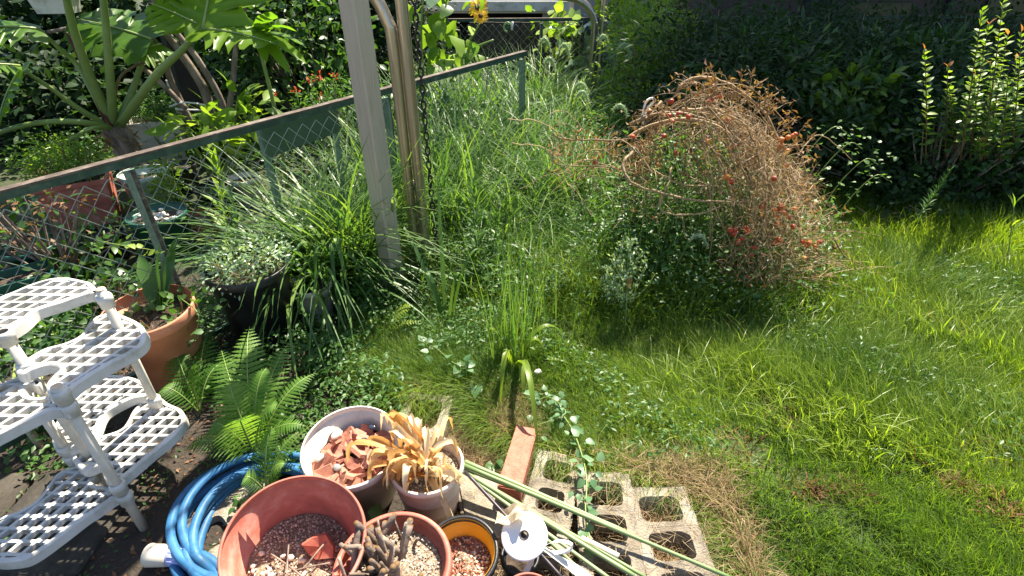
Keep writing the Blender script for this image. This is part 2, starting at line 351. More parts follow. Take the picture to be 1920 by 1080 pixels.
def shed():
    t = thing('low_shed', 'low shed with grey flat roof and cream fascia behind the far fence', 'shed', (0, 10, 0))
    Y = 10.2; a = atY(800, 4, Y); b = atY(1078, 4, Y); zt = a[2]; x0, x1 = a[0]-1.2, b[0]-.12
    def B(n, mt, mn, mx): V, Fs = box(mn, mx); return obj(n, V, Fs, M[mt], t, smooth=False)
    B('roof', 'slate', (x0, Y+.02, zt-.03), (x1, Y+2.6, zt+.02)); B('fascia', 'plastic', (x0-.02, Y-.03, zt-.13), (x1+.02, Y+.017, zt+.01))
    B('beam', 'creamwall', (x0, Y+.02, zt-.17), (x1, Y+.1, zt-.133))
    B('back_wall', 'brownwall', (x0, Y+1.6, 0), (x1, Y+1.66, zt-.033))
    for x in (x0+.05, x0+1.1, x1-.35, x1-.12): B('post', 'creamwall', (x-.06, Y+.2, 0), (x+.06, Y+.3, zt-.034))
    V, Fs = box((x1-.3, Y+.4, 0), (x1-.06, Y+1.58, zt-.034)); obj('door_panel', V, Fs, M['creamwall'], t, smooth=False)
    for k in range(9):
        y = x0+.2+k*.24; V, Fs = box((y, Y+1.5, .05), (y+.2, Y+1.597, zt-.1)); obj('wall_board', V, Fs, M['brownwall'], t, smooth=False)
shed()
def screen():
    t = thing('brown_screen', 'dark brown board screen standing behind the mesh of the far fence', 'screen', (0, 8.2, 0))
    a = atY(880, 42, 8.2); b = atY(1098, 42, 8.2); n = 9
    for k in range(n):
        x0 = a[0]+(b[0]-a[0])*k/n; V, Fs = box((x0, 8.2, 0), (x0+(b[0]-a[0])/n-.008, 8.225, a[2]+.004*(k % 2))); obj('board', V, Fs, M['brownwall'], t, smooth=False)
screen()

# ================================================================== FENCES
def zigzag(h, cell, n0=0):
    P = []; k = int(round(h/(cell/2)))
    for i in range(k+1): P.append(((1 if (i+n0) % 2 else -1)*cell/4, (.003 if i % 2 else -.003), i*h/k))
    return np.array(P)
def fence(A, B, h, label, posts, cell=.085, gap=.06, railw=.03):
    A = np.array(A, float); B = np.array(B, float); L = np.linalg.norm(B-A); u = (B-A)/L; ang = math.atan2(u[1], u[0])
    t = thing('mesh_fence', label, 'fence', (A[0], A[1], 0))
    Rz = rotz(ang)
    def seg(n, mt, mn, mx, **k):
        V, Fs = box(mn, mx, Rz, (A[0], A[1], 0)); return obj(n, V, Fs, M[mt], t, smooth=False, **k)
    seg('top_rail', 'rail', (0, -railw*.5, h-.029), (L, railw*.5, h)); seg('rail_edge', 'rust', (0, -railw*.5-.004, h+.001), (L, railw*.5+.006, h+.009))
    seg('bottom_rail', 'rail', (0, -.012, .04), (L, .012, .065))
    for s in posts:
        p = seg('fence_post', 'post', (s-.022, -.025, 0), (s-.012, .025, h-.052)); W[p] = W[t]
        seg('fence_post_flange', 'post', (s-.0115, .013, 0), (s+.022, .025, h-.053))
        seg('fence_post_web', 'rust', (s-.011, -.016, 0), (s+.008, .0125, h-.054))
    mh = h-.13; m = []
    for n0 in (0, 1):
        V, Fs = tube(zigzag(mh, cell, n0), .0024, 4, False); m.append(make_mesh('mesh_wire', V, Fs, M['wire']))
    for k in range(int(L/(cell/2))):
        s = (k+.5)*cell/2; p = A+u*s
        if k > 298: break
        inst('mesh_wire', m[k % 2], t, Matrix.Translation((p[0], p[1], .07)) @ Matrix.Rotation(ang, 4, 'Z'))
    return t
FA = np.array([-2.3, 1.764+1.457*(-2.3+1.811)]); FB = np.array([.106, 4.558])
def fs(x): return (x-FA[0])/(FB[0]-FA[0])*np.linalg.norm(FB-FA)
fence(FA, FB, 1.0, 'low green chain link fence with rusty top rail running diagonally from the left edge', [fs(-2.28), fs(-1.575), fs(-.75), fs(.09)])
fence((-.9, 7.45), (7.3, 7.95), .9, 'chain link fence with grey rail across the back below the shed', [.02, 1.28, 2.1, 4.0, 6.0, 8.1], cell=.1)
# green panel behind the diagonal fence
P0 = at(505, 232, .93); P1 = at(640, 190, .93)
t = thing('garden_screen', 'faded green board screen fixed behind the diagonal fence beside the square post', 'screen', (P0[0], P0[1], 0))
u = (P1-P0)[:2]; L = np.linalg.norm(u); R = rotz(math.atan2(u[1], u[0]))
V, Fs = box((-.02, .05, .74), (L, .07, .90), R, (P0[0], P0[1], 0)); obj('sheet', V, Fs, M['pvcg'], t, smooth=False)
for s in (-.02, L-.03): V, Fs = box((s, .071, 0), (s+.03, .1, .92), R, (P0[0], P0[1], 0)); obj('batten', V, Fs, M['post'], t, smooth=False)

# ================================================================== POSTS
def square_post():
    t = thing('square_post', 'thick square champagne aluminium post rising out of the weeds', 'post', (-.672, 2.52, 0))
    a = .047; b = .006; c = [(a, a-b), (a-b, a), (b-a, a), (-a, a-b), (-a, b-a), (b-a, -a), (a-b, -a), (a, b-a)]
    R = rotz(math.radians(-33)); V = []
    for z in (-.05, 3.6):
        for x, y in c: V.append(R@np.array([x, y, 0])+[-.672, 2.56, z])
    Fs = [(i, (i+1) % 8, 8+(i+1) % 8, 8+i) for i in range(8)]+[tuple(range(7, -1, -1)), tuple(range(8, 16))]
    obj('shaft', np.array(V), Fs, M['alu'], t, smooth=False)
    V, Fs = box((-.08, -.08, -.02), (.08, .08, .012), R, (-.672, 2.56, 0)); obj('base_plate', V, Fs, M['concrete'], t, smooth=False)
square_post()
def twin(label, x, y, r, gap, hb, top, ang):
    t = thing('twin_pipe', label, 'pipe stand', (x, y, 0))
    R = rotz(ang)
    for s in (-1, 1):
        if s == -1:
            P = [(s*gap, 0, -.03), (s*gap, 0, hb*.6), (s*gap, 0, hb), (s*gap-.015, 0, hb+.1), (s*gap-.08, 0, hb+.22), (s*gap-.25, 0, hb+.33), (s*gap-.6, 0, hb+.38)]
            P = spline(P, 8)
        else:
            P = spline([(s*gap, 0, -.03), (s*gap, 0, hb), (s*gap, 0, top)], 6)
        P = P@R.T+[x, y, 0]; V, Fs = tube(P, r, 14); obj('pipe', V, Fs, M['steel'], t)
    V, Fs = box((-gap-r*.7, -r*.3, 0), (gap+r*.7, r*.3, .05), R, (x, y, hb*.45)); obj('clamp', V, Fs, M['steel'], t)
twin('twin bronze steel pipes standing together just right of the square post', -.535, 2.75, .029, .031, 1.33, 3.4, -.1)
twin('pair of thin steel pipes standing far back in front of the mesh fence', 1.085, 7.35, .045, .05, .80, 3.0, 0)
def chain():
    x, y = -.437, 2.70; t = thing('hanging_chain', 'black chain hanging straight down beside the twin bronze pipes', 'chain', (x, y, .05))
    a = np.linspace(0, 2*math.pi, 17); P = np.stack([.011*np.cos(a)*1.0, 0*a, .024*np.sin(a)], 1)
    V, Fs = tube(P, .0048, 6, False); me = make_mesh('link', V, Fs, M['chain'])
    z = .06; k = 0
    while z < 3.3:
        inst('link', me, t, Matrix.Translation((x, y, z)) @ Matrix.Rotation(k*math.pi/2+.3*math.sin(k*.7), 4, 'Z')); z += .0385; k += 1
chain()

# ================================================================== WHITE SHELF STAND
def inside(poly, q):
    x, y = q; c = False; n = len(poly)
    for i in range(n):
        x1, y1 = poly[i]; x2, y2 = poly[(i+1) % n]
        if (y1 > y) != (y2 > y) and x < (x2-x1)*(y-y1)/(y2-y1)+x1: c = not c
    return c
def shelf(parent, px, h, rim=.013, sk=.036):
    S = 6; P = np.array([at(a, b, h)[:2] for a, b in px]); n = len(P); Q = []
    for i in range(n):
        a, b, c, d = P[i-1], P[i], P[(i+1) % n], P[(i+2) % n]
        for tt in np.linspace(0, 1, S, endpoint=False):
            Q.append(.5*((2*b)+(-a+c)*tt+(2*a-5*b+4*c-d)*tt*tt+(-a+3*b-3*c+d)*tt**3))
    Q = np.array(Q)
    area = .5*np.sum(Q[:, 0]*np.roll(Q[:, 1], -1)-np.roll(Q[:, 0], -1)*Q[:, 1])
    if area < 0: Q = Q[::-1]
    d = np.roll(Q, -2, 0)-np.roll(Q, 2, 0); d /= np.linalg.norm(d, axis=1)[:, None]; N = np.stack([d[:, 1], -d[:, 0]], 1)
    I = Q-N*rim; m = len(Q); O2 = Q+N*.004
    rows = [np.c_[I, np.full(m, h-.014)], np.c_[I, np.full(m, h)], np.c_[Q-N*.003, np.full(m, h)], np.c_[Q+N*.001, np.full(m, h-.004)], np.c_[O2, np.full(m, h-sk)], np.c_[O2-N*.005, np.full(m, h-sk)], np.c_[Q-N*.007, np.full(m, h-.016)]]
    V = np.vstack(rows); Fs = []
    for r in range(7):
        r2 = (r+1) % 7
        for k in range(m): Fs.append((r*m+k, r*m+(k+1) % m, r2*m+(k+1) % m, r2*m+k))
    sh = obj('shelf', V, Fs, M['plastic'], parent, smooth=False)
    # diamond lattice
    mb = MB(); base = math.radians(35); step = .043; hw = .0052
    for fam, ang in enumerate((base+.62, base-.62)):
        u = np.array([math.cos(ang), math.sin(ang)]); nn = np.array([-u[1], u[0]]); pr = Q@nn
        for s in np.arange(math.floor(pr.min()/step), pr.max()/step+1)*step:
            hits = []
            for k in range(m):
                a, b = I[k], I[(k+1) % m]; da, db = a@nn-s, b@nn-s
                if (da > 0) != (db > 0): hits.append((a+(b-a)*da/(da-db))@u)
            hits.sort()
            for a, b in zip(hits[::2], hits[1::2]):
                if b-a < .006: continue
                a -= .004; b += .004; zt = h-.003-.0006*fam; zb = h-.021
                c = [u*a+nn*(s-hw), u*b+nn*(s-hw), u*b+nn*(s+hw), u*a+nn*(s+hw)]
                V = [(*q, zb) for q in c]+[(*q, zt) for q in c]
                mb.add(V, [(0,3,2,1),(4,5,6,7),(0,1,5,4),(1,2,6,5),(2,3,7,6),(3,0,4,7)])
    if mb.n: mb.build('lattice', M['plastic'], sh, smooth=False)
    return sh
st = thing('shelf_stand', 'white plastic tiered plant stand with diamond lattice kidney shaped shelves, empty', 'plant stand', (-1.45, 1.25, 0))
SA = [(184,548),(170,530),(155,525),(125,520),(92,522),(56,533),(25,546),(0,556),(-40,575),(-62,598),(-58,622),(-35,634),(-8,632),(17,619),(42,603),(64,583),(83,575),(111,567),(139,557),(165,549)]
SB = [(28,692),(50,672),(83,653),(122,642),(150,628),(164,608),(183,592),(211,586),(239,594),(264,608),(273,625),(267,644),(244,661),(211,678),(178,697),(144,719),(128,732),(108,740),(91,736),(87,720),(97,706),(112,690),(92,683),(60,691),(40,700)]
SCc = [(110,752),(97,742),(69,744),(50,739),(44,728),(53,718),(70,722),(76,712),(62,705),(28,708),(0,719),(-50,740),(-90,775),(-95,815),(-50,835),(0,812),(56,784),(100,766),(122,768)]
SD = [(282,728),(258,711),(228,703),(200,704),(172,719),(155,733),(130,758),(108,785),(98,815),(102,838),(122,842),(150,832),(169,822),(183,802),(192,780),(205,767),(244,747),(272,741)]
SE = [(292,740),(314,755),(339,767),(347,784),(342,797),(319,822),(278,855),(244,884),(222,900),(200,898),(192,885),(205,870),(183,872),(157,880),(140,866),(134,852),(148,836),(172,822),(222,806),(238,790),(250,768),(272,748)]
SFf = [(222,926),(200,912),(180,908),(170,902),(180,888),(172,877),(152,870),(136,874),(120,880),(103,891),(89,910),(67,938),(33,958),(0,969),(-35,985),(-52,1012),(-42,1040),(-12,1052),(22,1052),(56,1044),(106,1010),(156,972),(178,958),(206,938)]
for px, h in ((SA, .76), (SB, .645), (SCc, .60), (SD, .26), (SE, .225), (SFf, .18)): shelf(st, px, h)
def pole(p0, p1, r=.0148, capm=True, jl=()):
    V, Fs = tube([p0, p1], r, 18); o = obj('pole', V, Fs, M['polep'], st)
    if capm:
        V, Fs = tube([p1, p1+np.array([0, 0, .003])], r*.95, 18); obj('cap', V, Fs, M['cap'], o)
    u = (p1-p0)/np.linalg.norm(p1-p0)
    for h in jl:
        c = p0+(p1-p0)*(h-p0[2])/(p1[2]-p0[2]); V, Fs = lathe([(r+.001, -.026), (r+.0065, -.025), (r+.0075, -.002), (r+.0095, 0), (r+.0095, .016), (r+.006, .022), (r+.001, .023)], 20)
        obj('collar', V+c, Fs, M['plastic'], st)
P2f = at(270, 990, 0); P2t = at(120, 727, .67); P2t[:2] = at(113, 737, .645)[:2]; P2f[2] = -.01
pole(P2f, P2t, jl=(.635, .583, .222, .168))
P1b = at(283, 742, .26); P1t = at(188, 543, .80); P1b[2] = 0; P1t[:2] = P1t[:2]; pole(P1b, P1t, jl=(.755, .25, .20))
P3t = at(8, 628, .76); P3b = at(42, 700, .62); P3f = P3b.copy(); P3f[2] = -.0; P3f[:2] += .02; pole(P3f, P3t, jl=(.75, .63), capm=False)
P5t = at(100, 790, .57); P5b = at(128, 848, .22); P5b[2] = -.01; P5b[:2] = at(128, 848, .23)[:2]; P5t[:2] = P5b[:2]; pole(P5b, P5t, capm=False, jl=(.245, .20))
P6 = at(75, 835, 0); P6b = P6+[0, 0, .5]; pole(P6, P6b, capm=False)

# ================================================================== POTS
def potmesh(prof_out, th=.008):
    inner = [(r-th, z) for r, z in prof_out[::-1]]; inner[-1] = (inner[-1][0], th+.004)
    return [(0.0005, 0)]+list(prof_out)+inner+[(.0005, th+.004)]
def pot(name, label, cat, c, rt, rb, h, mt, rimh=.03, rimw=.008, fill=.75, soil='soil', tl=None, group=None, n=56, ribs=0, rimmat=None, bump=.012, th=.007):
    """c = centre of the base; tl = (axis, angle) lean of the whole pot about its base"""
    R = tilt(*tl) if tl else np.eye(3); c = np.array(c, float)
    t = thing(name, label, cat, c, group)
    o = [(rb*.96, 0), (rb, .004)]
    if ribs:
        for k in range(1, ribs): 
            z = (h-rimh)*k/ribs; r = rb+(rt-rimw-rb)*z/h; o += [(r, z), (r+.0035, z+.004), (r+.0035, z+.010)]
    rr = rb+(rt-rimw-rb)*(h-rimh)/h
    o += [(rr, h-rimh), (rt-.002, h-rimh+.003), (rt, h-rimh+.006), (rt, h-.005), (rt-.002, h), (rt-th*.5, h+.0015)]
    V, Fs = lathe(potmesh(o, th), n, .006); b = obj('body', V@R.T+c, Fs, M[mt], t)
    if rimmat:
        V, Fs = lathe([(rt-th-.001, h-.02), (rt-th-.001, h+.004), (rt+.003, h+.004), (rt+.005, h-.004), (rt+.005, h-rimh*.5), (rt+.001, h-rimh*.5)], n); obj('rim', V@R.T+c, Fs, M[rimmat], t)
    zf = h*fill; rf = rb+(rt-rimw-rb)*fill-th-.001
    k = 22; V = [(0, 0, zf)]; Fs = []
    for i in range(1, 9):
        for j in range(k):
            a = 2*math.pi*j/k; r = rf*i/8; V.append((r*math.cos(a), r*math.sin(a), zf+bump*n2(r*math.cos(a)*30, r*math.sin(a)*30)*(1 if i < 8 else .3)))
    for j in range(k): Fs.append((0, 1+j, 1+(j+1) % k))
    for i in range(1, 8):
        for j in range(k): Fs.append((1+(i-1)*k+j, 1+i*k+j, 1+i*k+(j+1) % k, 1+(i-1)*k+(j+1) % k))
    s = obj('soil', np.array(V)@R.T+c, Fs, M[soil], t)
    def inpot(r, a, z): return c+R@np.array([r*rf*math.cos(a), r*rf*math.sin(a), zf+z])
    return t, s, inpot, R, rf
def rock(s, jit=.18, n=1, flat=1.0):
    import bmesh
    bm = bmesh.new(); bmesh.ops.create_icosphere(bm, subdivisions=n, radius=1)
    V = np.array([v.co[:] for v in bm.verts]); Fs = [[v.index for v in f.verts] for f in bm.faces]; bm.free()
    V = V*(1+rng.normal(0, jit, len(V)))[:, None]*np.array([1, rng.uniform(.6, .9), rng.uniform(.45, .75)*flat])*s; return V, Fs
peb = []
for k in range(6):
    V, Fs = rock(1, .08, 1); peb.append(make_mesh('pebble', V, Fs, M['pebble'], np.full(len(V), .1+.15*k)))
def gravel(name, inpot, parent, n, s, mt='pebble', zj=.004):
    mb = MB()
    for k in range(n):
        V, Fs = rock(s*rng.uniform(.5, 1.2), .2, 1) if False else ((lambda a: (a[0]*s*rng.uniform(.5, 1.3), a[1]))(OCT))
        V = V@np.array(Matrix.Rotation(rng.uniform(0, 6), 3, Vector(sph(1)[0]))).T
        mb.add(V+inpot(math.sqrt(rng.uniform(0, 1))*.97, rng.uniform(0, 6.3), rng.uniform(0, zj)+.002), Fs, rng.uniform(0, .7))
    mb.build(name, M[mt], parent, smooth=False, kind='stuff')
OCT = (np.array([[1,0,0],[-.8,.2,.1],[0,.7,0],[.1,-.8,0],[0,0,.6],[0,.1,-.6]]), [(0,2,4),(2,1,4),(1,3,4),(3,0,4),(2,0,5),(1,2,5),(3,1,5),(0,3,5)])

def ctr(px, py, h): p = at(px, py, h); return np.array([p[0], p[1], 0])
# 1 white pot with shards
WP = ctr(651, 818, .30); WP += [.01, .0, 0]
wpt, wps, inp, R, rf = pot('flowerpot', 'white round flowerpot filled with broken terracotta shards and stones', 'flowerpot', WP+[0.0, 0, .0], .170, .125, .29, 'wpot', rimh=.028, fill=.66, tl=((1, .3, 0), .10))
def shard(mt, p, s, lab, cat, grp, curved=True, nm='pot_shard'):
    n = rng.integers(5, 8); a = np.sort(rng.uniform(0, 6.28, n)); 
    if n < 9: a = np.arange(n)*6.28/n+rng.uniform(-.25, .25, n)
    r = s*rng.uniform(.7, 1.1, n); P = np.stack([r*np.cos(a), r*.75*np.sin(a)], 1); th = s*.24; c = s*.3 if curved else 0
    zc = c*(P[:, 0]/s)**2; V = np.vstack([np.c_[P, zc], np.c_[P*.93, zc+th], [[0, 0, 0]], [[0, 0, th]]])
    Fs = [(i, (i+1) % n, n+(i+1) % n, n+i) for i in range(n)]+[(2*n+1, n+i, n+(i+1) % n) for i in range(n)]+[(2*n, (i+1) % n, i) for i in range(n)]
    q = Matrix.Rotation(rng.uniform(0, 6.28), 3, 'Z')@Matrix.Rotation(rng.uniform(-.9, .9), 3, 'X')@Matrix.Rotation(rng.uniform(-.7, .7), 3, 'Y')
    return obj(nm, V@np.array(q).T+p, Fs, M[mt], None, np.full(len(V), rng.uniform(0, .6)), False, label=lab, cat=cat, group=grp)
for k in range(40):
    r = math.sqrt((k+.5)/40)*.88; a = k*2.4
    shard('shard', inp(r, a, .012+.032*rng.uniform(0, 1)*(1.1-r)), rng.uniform(.03, .052), 'angular terracotta shard lying among the others in the white flowerpot', 'shard', 'terracotta shards in the white flowerpot')
def stone(mt, p, s, lab, nm='stone', fl=1, jit=.1, grp=None, rn=.5):
    V, Fs = rock(s, jit, 2, fl); return obj(nm, V@rotz(rng.uniform(0, 3)).T+p, Fs, M[mt], None, np.full(len(V), rn), True, label=lab, cat='stone', group=grp)
stone('pebble', at(631, 815, .24), .023, 'rough white shell crusted stone among the shards', jit=.06, rn=.8)
stone('stone', at(600, 858, .235), .018, 'rough grey stone at the left among the shards in the white pot', rn=.6)
stone('slatep', at(678, 828, .25), .022, 'shiny dark blue glazed piece among the shards in the white pot', nm='glazed_piece', fl=.6)
stone('stone', at(632, 876, .235), .017, 'smooth oval grey green pebble by the front rim of the white pot', nm='pebble_stone', jit=.02, rn=.4)
stone('slatep', at(698, 800, .25), .018, 'small dark glazed piece near the back rim of the white pot', nm='glazed_piece', fl=.6)

# 2 big terracotta pot, tilted
bigc = at(552, 1010, .27); bigc = np.array([bigc[0]-.035, bigc[1]+.03, .0])
bt, bs, inb, R, rf = pot('flowerpot', 'large terracotta pot tilted to the right, half filled with grit, white pebbles and one shard', 'flowerpot', bigc, .197, .14, .33, 'terra', rimh=.022, rimw=.004, fill=.42, soil='gravelsoil', tl=((1, .9, 0), .27), n=72, bump=.016)
gravel('gravel', inb, bs, 900, .0045)
for k in range(38):
    a = rng.uniform(2.8, 4.7); r = rng.uniform(.55, .93) if k < 26 else rng.uniform(0, .8)
    if k >= 26: a = rng.uniform(0, 6.28)
    q = Matrix.Translation(Vector(inb(r, a, .008)))@Matrix.Rotation(rng.uniform(0, 6), 4, 'Z')@Matrix.Scale(rng.uniform(.008, .015), 4)
    inst('pebble', peb[k % 6], bs, Matrix.Translation(Vector(W[bs]))@Matrix.Translation(Vector(-W[bs]))@q)
shard('terra', inb(.45, .75, .03), .055, 'dark terracotta shard leaning on the grit inside the large tilted pot', 'shard', None)
for k in range(4):
    p = inb(.6, 2.2+k*.8, .02); q = inb(.6, 2.2+k*.8+2.4, .05)
    V, Fs = tube(bez(p, (p+q)/2+[0, 0, .02], q, 6), .0028, 5); obj('twig', V, Fs, M['bark'], None, label=['dry twig at the right of the large tilted pot near the shard','dry twig at the back of the grit in the large tilted pot','dry twig along the left side of the grit in the large tilted pot','dry twig at the front of the grit in the large tilted pot'][k], cat='twig', group='twigs in the large tilted pot')
# 3 pot with cut back stems
sc = ctr(737, 1062, .24)
t3, s3, in3, R, rf = pot('flowerpot', 'round terracotta pot with the grey stumps of a cut back shrub, bottom middle', 'flowerpot', sc, .170, .12, .25, 'terra', rimh=.045, rimw=.012, fill=.82, soil='gravelsoil', n=64, th=.014)
gravel('gravel', in3, s3, 800, .004)
dp = thing('cut_back_shrub', 'dead grey shrub pruned to a cluster of short stumps in the terracotta pot', 'shrub stump', in3(.1, 3, 0))
for k in range(64):
    a = rng.uniform(.6, 5.6); r0 = rng.uniform(0, .85); r1 = min(.95, r0+rng.uniform(.1, .5)); p = in3(r0, a, -.005)+[-.015, 0, 0]; q = in3(r1, a+(rng.uniform(-.3, .3) if k % 3 else rng.uniform(-1.2, 1.2)), rng.uniform(.04, .12))+[-.015, 0, 0]; rr = rng.uniform(.004, .012)
    V, Fs = tube(bez(p, (p+q)/2+[0, 0, .012], q, 5), np.linspace(rr, rr*.85, 5), 8); o = obj('stump', V, Fs, M['bark'], dp)
    u = (q-p)/np.linalg.norm(q-p)
    if rr > .007: V, Fs = tube([q-u*.001, q+u*.0012], rr*.8, 8); obj('cut_face', V, Fs, M['straw'], o)
# 4 beige pot with dried plant
bc = ctr(800, 866, .27)
t4, s4, in4, R, rf = pot('flowerpot', 'beige ribbed flowerpot holding the shrivelled yellow plant', 'flowerpot', bc+[0, 0, 0], .125, .085, .26, 'bpot', rimh=.022, rimw=.004, ribs=3, fill=.84, soil='gravelsoil')
gravel('gravel', in4, s4, 300, .004)
dr = thing('dried_plant', 'shrivelled plant with drooping straw yellow strap leaves in the beige pot', 'dead plant', in4(0, 0, 0))
def strap(base, tip, w, sag, n=10, twist=0, fold=.25, up=.06):
    base, tip = np.array(base), np.array(tip); mid = (base+tip)/2+[0, 0, up]; P = bez(base, mid, tip, n)
    T = np.gradient(P, axis=0); T /= np.linalg.norm(T, axis=1)[:, None]
    S = np.cross(T, [0, 0, 1.]); S /= np.linalg.norm(S, axis=1)[:, None]+1e-9; N = np.cross(S, T); V = []; 
    for i in range(n):
        u = i/(n-1); h = w/2*(math.sin(math.pi*min(1, .12+u*.88))**.6)*(1+.12*math.sin(u*17+base[0]*90)); a = twist*u; s = S[i]*math.cos(a)+N[i]*math.sin(a); nn = N[i]*math.cos(a)-S[i]*math.sin(a)
        V += [P[i]-s*h+nn*fold*h, P[i]+nn*.12*h*math.sin(u*12), P[i]+s*h+nn*fold*h*(1+.5*math.sin(u*9))]
    Fs = [(3*i+j, 3*i+3+j, 3*i+4+j, 3*i+1+j) for i in range(n-1) for j in (0, 1)]
    return np.array(V), Fs
tips = [(672,935,.1,.024),(650,868,.28,.03),(700,862,.30,.034),(722,790,.34,.04),(740,800,.36,.04),(770,792,.38,.03),(790,795,.36,.03),(845,800,.30,.03),(830,820,.33,.036),(858,835,.3,.026),(885,940,.2,.036),(872,1030,.03,.03),(862,905,.27,.04),
        (815,905,.29,.03),(745,915,.27,.045),(725,900,.28,.04),(690,900,.26,.03),(700,880,.31,.04),(760,925,.2,.03),(800,830,.35,.03),(735,830,.37,.05),(690,830,.32,.045),(780,900,.31,.03),(810,850,.33,.028),(835,890,.28,.03),(712,800,.33,.03),(752,840,.36,.04),(768,865,.34,.035),(735,880,.33,.045),(820,870,.31,.03)]
def drystrap(base, tip, w, up, n=14):
    base, tip = np.array(base), np.array(tip); L = np.linalg.norm(tip-base); m1 = base*.65+tip*.35+[0, 0, up]; m2 = base*.15+tip*.85+[0, 0, up*.9+.02]
    e = tip+np.array([0, 0, -.02]); P = spline([base, m1, m2, e], 5); n = len(P); P = P+np.cumsum(rng.normal(0, .0018, (n, 3)), 0)
    T = np.gradient(P, axis=0); T /= np.linalg.norm(T, axis=1)[:, None]; S = np.cross(T, [.05, 0, 1.]); S /= np.linalg.norm(S, axis=1)[:, None]; N = np.cross(S, T); V = []; tw = rng.uniform(-2.2, 2.2); fo = rng.uniform(.3, 1.3); ph = rng.uniform(0, 6)
    for i in range(n):
        u = i/(n-1); h = w/2*(.35+1.5*u)*(1-u**4)*(1-.35*u)*(1+.15*math.sin(u*21+ph))+.0008; a = tw*u+.4*math.sin(u*5+ph); s_ = S[i]*math.cos(a)+N[i]*math.sin(a); nn = N[i]*math.cos(a)-S[i]*math.sin(a)
        V += [P[i]-s_*h+nn*fo*h, P[i]-s_*h*.5+nn*fo*.25*h*(1+math.sin(u*15)), P[i], P[i]+s_*h*.5+nn*fo*.3*h, P[i]+s_*h*.95+nn*fo*h*(1+.5*math.sin(u*11+ph))]
    return np.array(V), [(5*i+j, 5*i+5+j, 5*i+6+j, 5*i+1+j) for i in range(n-1) for j in range(4)]
extra = [(690+rng.uniform(0, 180), 800+rng.uniform(0, 130), .3, .026) for _ in range(16)]
for k, (a, b, h, wd) in enumerate(tips+extra):
    base = in4(0, 0, 0)+[rng.uniform(-.04, .03), rng.uniform(-.035, .035), .0]; tip = at(a, b, h if h < .25 else .24+(h-.25)*.5)
    V, Fs = drystrap(base, tip, wd*rng.uniform(.6, 1.0), rng.uniform(.02, .09)); rr = rng.uniform(.25, 1.0)
    obj('strap_leaf', V, Fs, M['dryleaf'], dr, np.clip(rr+.35*np.sin(np.arange(len(V))*.05+k), 0, 1))
# 5 yellow pot
yc = ctr(868, 1018, .2)
t5, s5, in5, R, rf = pot('flowerpot', 'bright yellow flowerpot with a black rim and brown bark mix inside', 'flowerpot', yc, .112, .082, .19, 'ypot', rimh=.03, rimw=.004, fill=.55, soil='gravelsoil', rimmat='blackp', tl=((1, -.25, 0), .12))
gravel('bark_chips', in5, s5, 500, .0055, 'shard')
gravel('grit', in5, s5, 200, .006, 'pebble', .008)
# 6 terracotta pot at bottom edge
pot('flowerpot', 'terracotta pot whose rim just enters at the bottom edge', 'flowerpot', ctr(992, 1128, .2), .085, .065, .2, 'terra', fill=.7)
# 7 small black pot under the white disc
p7 = ctr(975, 1042, .12); pot('flowerpot', 'small black plastic pot standing under the white disc', 'flowerpot', p7, .062, .05, .12, 'blackp', fill=.8)
# pots behind and beside the diagonal fence
tc = at(297, 575, .38); t8, s8, in8, R, rf = pot('flowerpot', 'terracotta pot with broad leaved plant and dry weeds beside the plant stand', 'flowerpot', (tc[0]+.0, tc[1]-.04, 0.0), .187, .125, .41, 'terra2', rimh=.05, rimw=.012, fill=.86, tl=((1, -.3, 0), .05))
bp = at(432, 500, .46)+np.array([.07, .05, 0]); t9, s9, in9, R, rf = pot('flowerpot', 'big black plastic pot overgrown with weeds near the foot of the fence', 'flowerpot', (bp[0]-.02, bp[1], 0), .192, .14, .44, 'blackp', rimh=.04, rimw=.01, fill=.9)
gp = ctr(268, 325, .30); t10, s10, in10, R, rf = pot('flowerpot', 'pale green flowerpot with bare twigs behind the fence post', 'flowerpot', gp, .165, .12, .31, 'gpot', rimh=.03, fill=.8)
dg = ctr(294, 402, .3); t11, s11, in11, R, rf = pot('flowerpot', 'wide dark green pot with pale pebbles behind the diagonal fence', 'flowerpot', dg, .175, .13, .31, 'dgpot', rimh=.03, fill=.85)
for k in range(26):
    q = Matrix.Translation(Vector(in11(rng.uniform(.1, .9), rng.uniform(0, 6.28), .01)))@Matrix.Rotation(rng.uniform(0, 6), 4, 'Z')@Matrix.Scale(rng.uniform(.015, .028), 4)
    inst('pebble', peb[3+k % 3], s11, q)
bk = ctr(395, 350, .25); pot('flowerpot', 'small black pot half hidden in the weeds behind the fence', 'flowerpot', bk, .12, .085, .25, 'blackp', fill=.85)
wr = ctr(580, 530, .22); pot('flowerpot', 'round white pot buried in weeds left of the square post', 'flowerpot', wr, .115, .085, .22, 'wpot', fill=.9)
def trough(label, c, sx, sy, h, mt, ang, taper=.82):
    t = thing('planter_box', label, 'planter', c); R = rotz(ang); V = []
    for z, k in ((0, taper), (h-.03, .97), (h-.029, 1.03), (h, 1.03), (h, .95), (h-.05, .93), (h-.05, .0)):
        for a, b in ((-1, -1), (1, -1), (1, 1), (-1, 1)): V.append(R@np.array([a*sx/2*k, b*sy/2*k, z])+c)
    Fs = [(3, 2, 1, 0)]+[(r*4+i, r*4+(i+1) % 4, r*4+4+(i+1) % 4, r*4+4+i) for r in range(5) for i in range(4)]
    obj('body', np.array(V), Fs, M[mt], t, smooth=False)
    V = [R@np.array([a*sx/2*.935, b*sy/2*.935, h-.045])+c for a, b in ((-1, -1), (1, -1), (1, 1), (-1, 1))]; obj('soil', V, [(0, 1, 2, 3)], M['soil'], t)
    return t
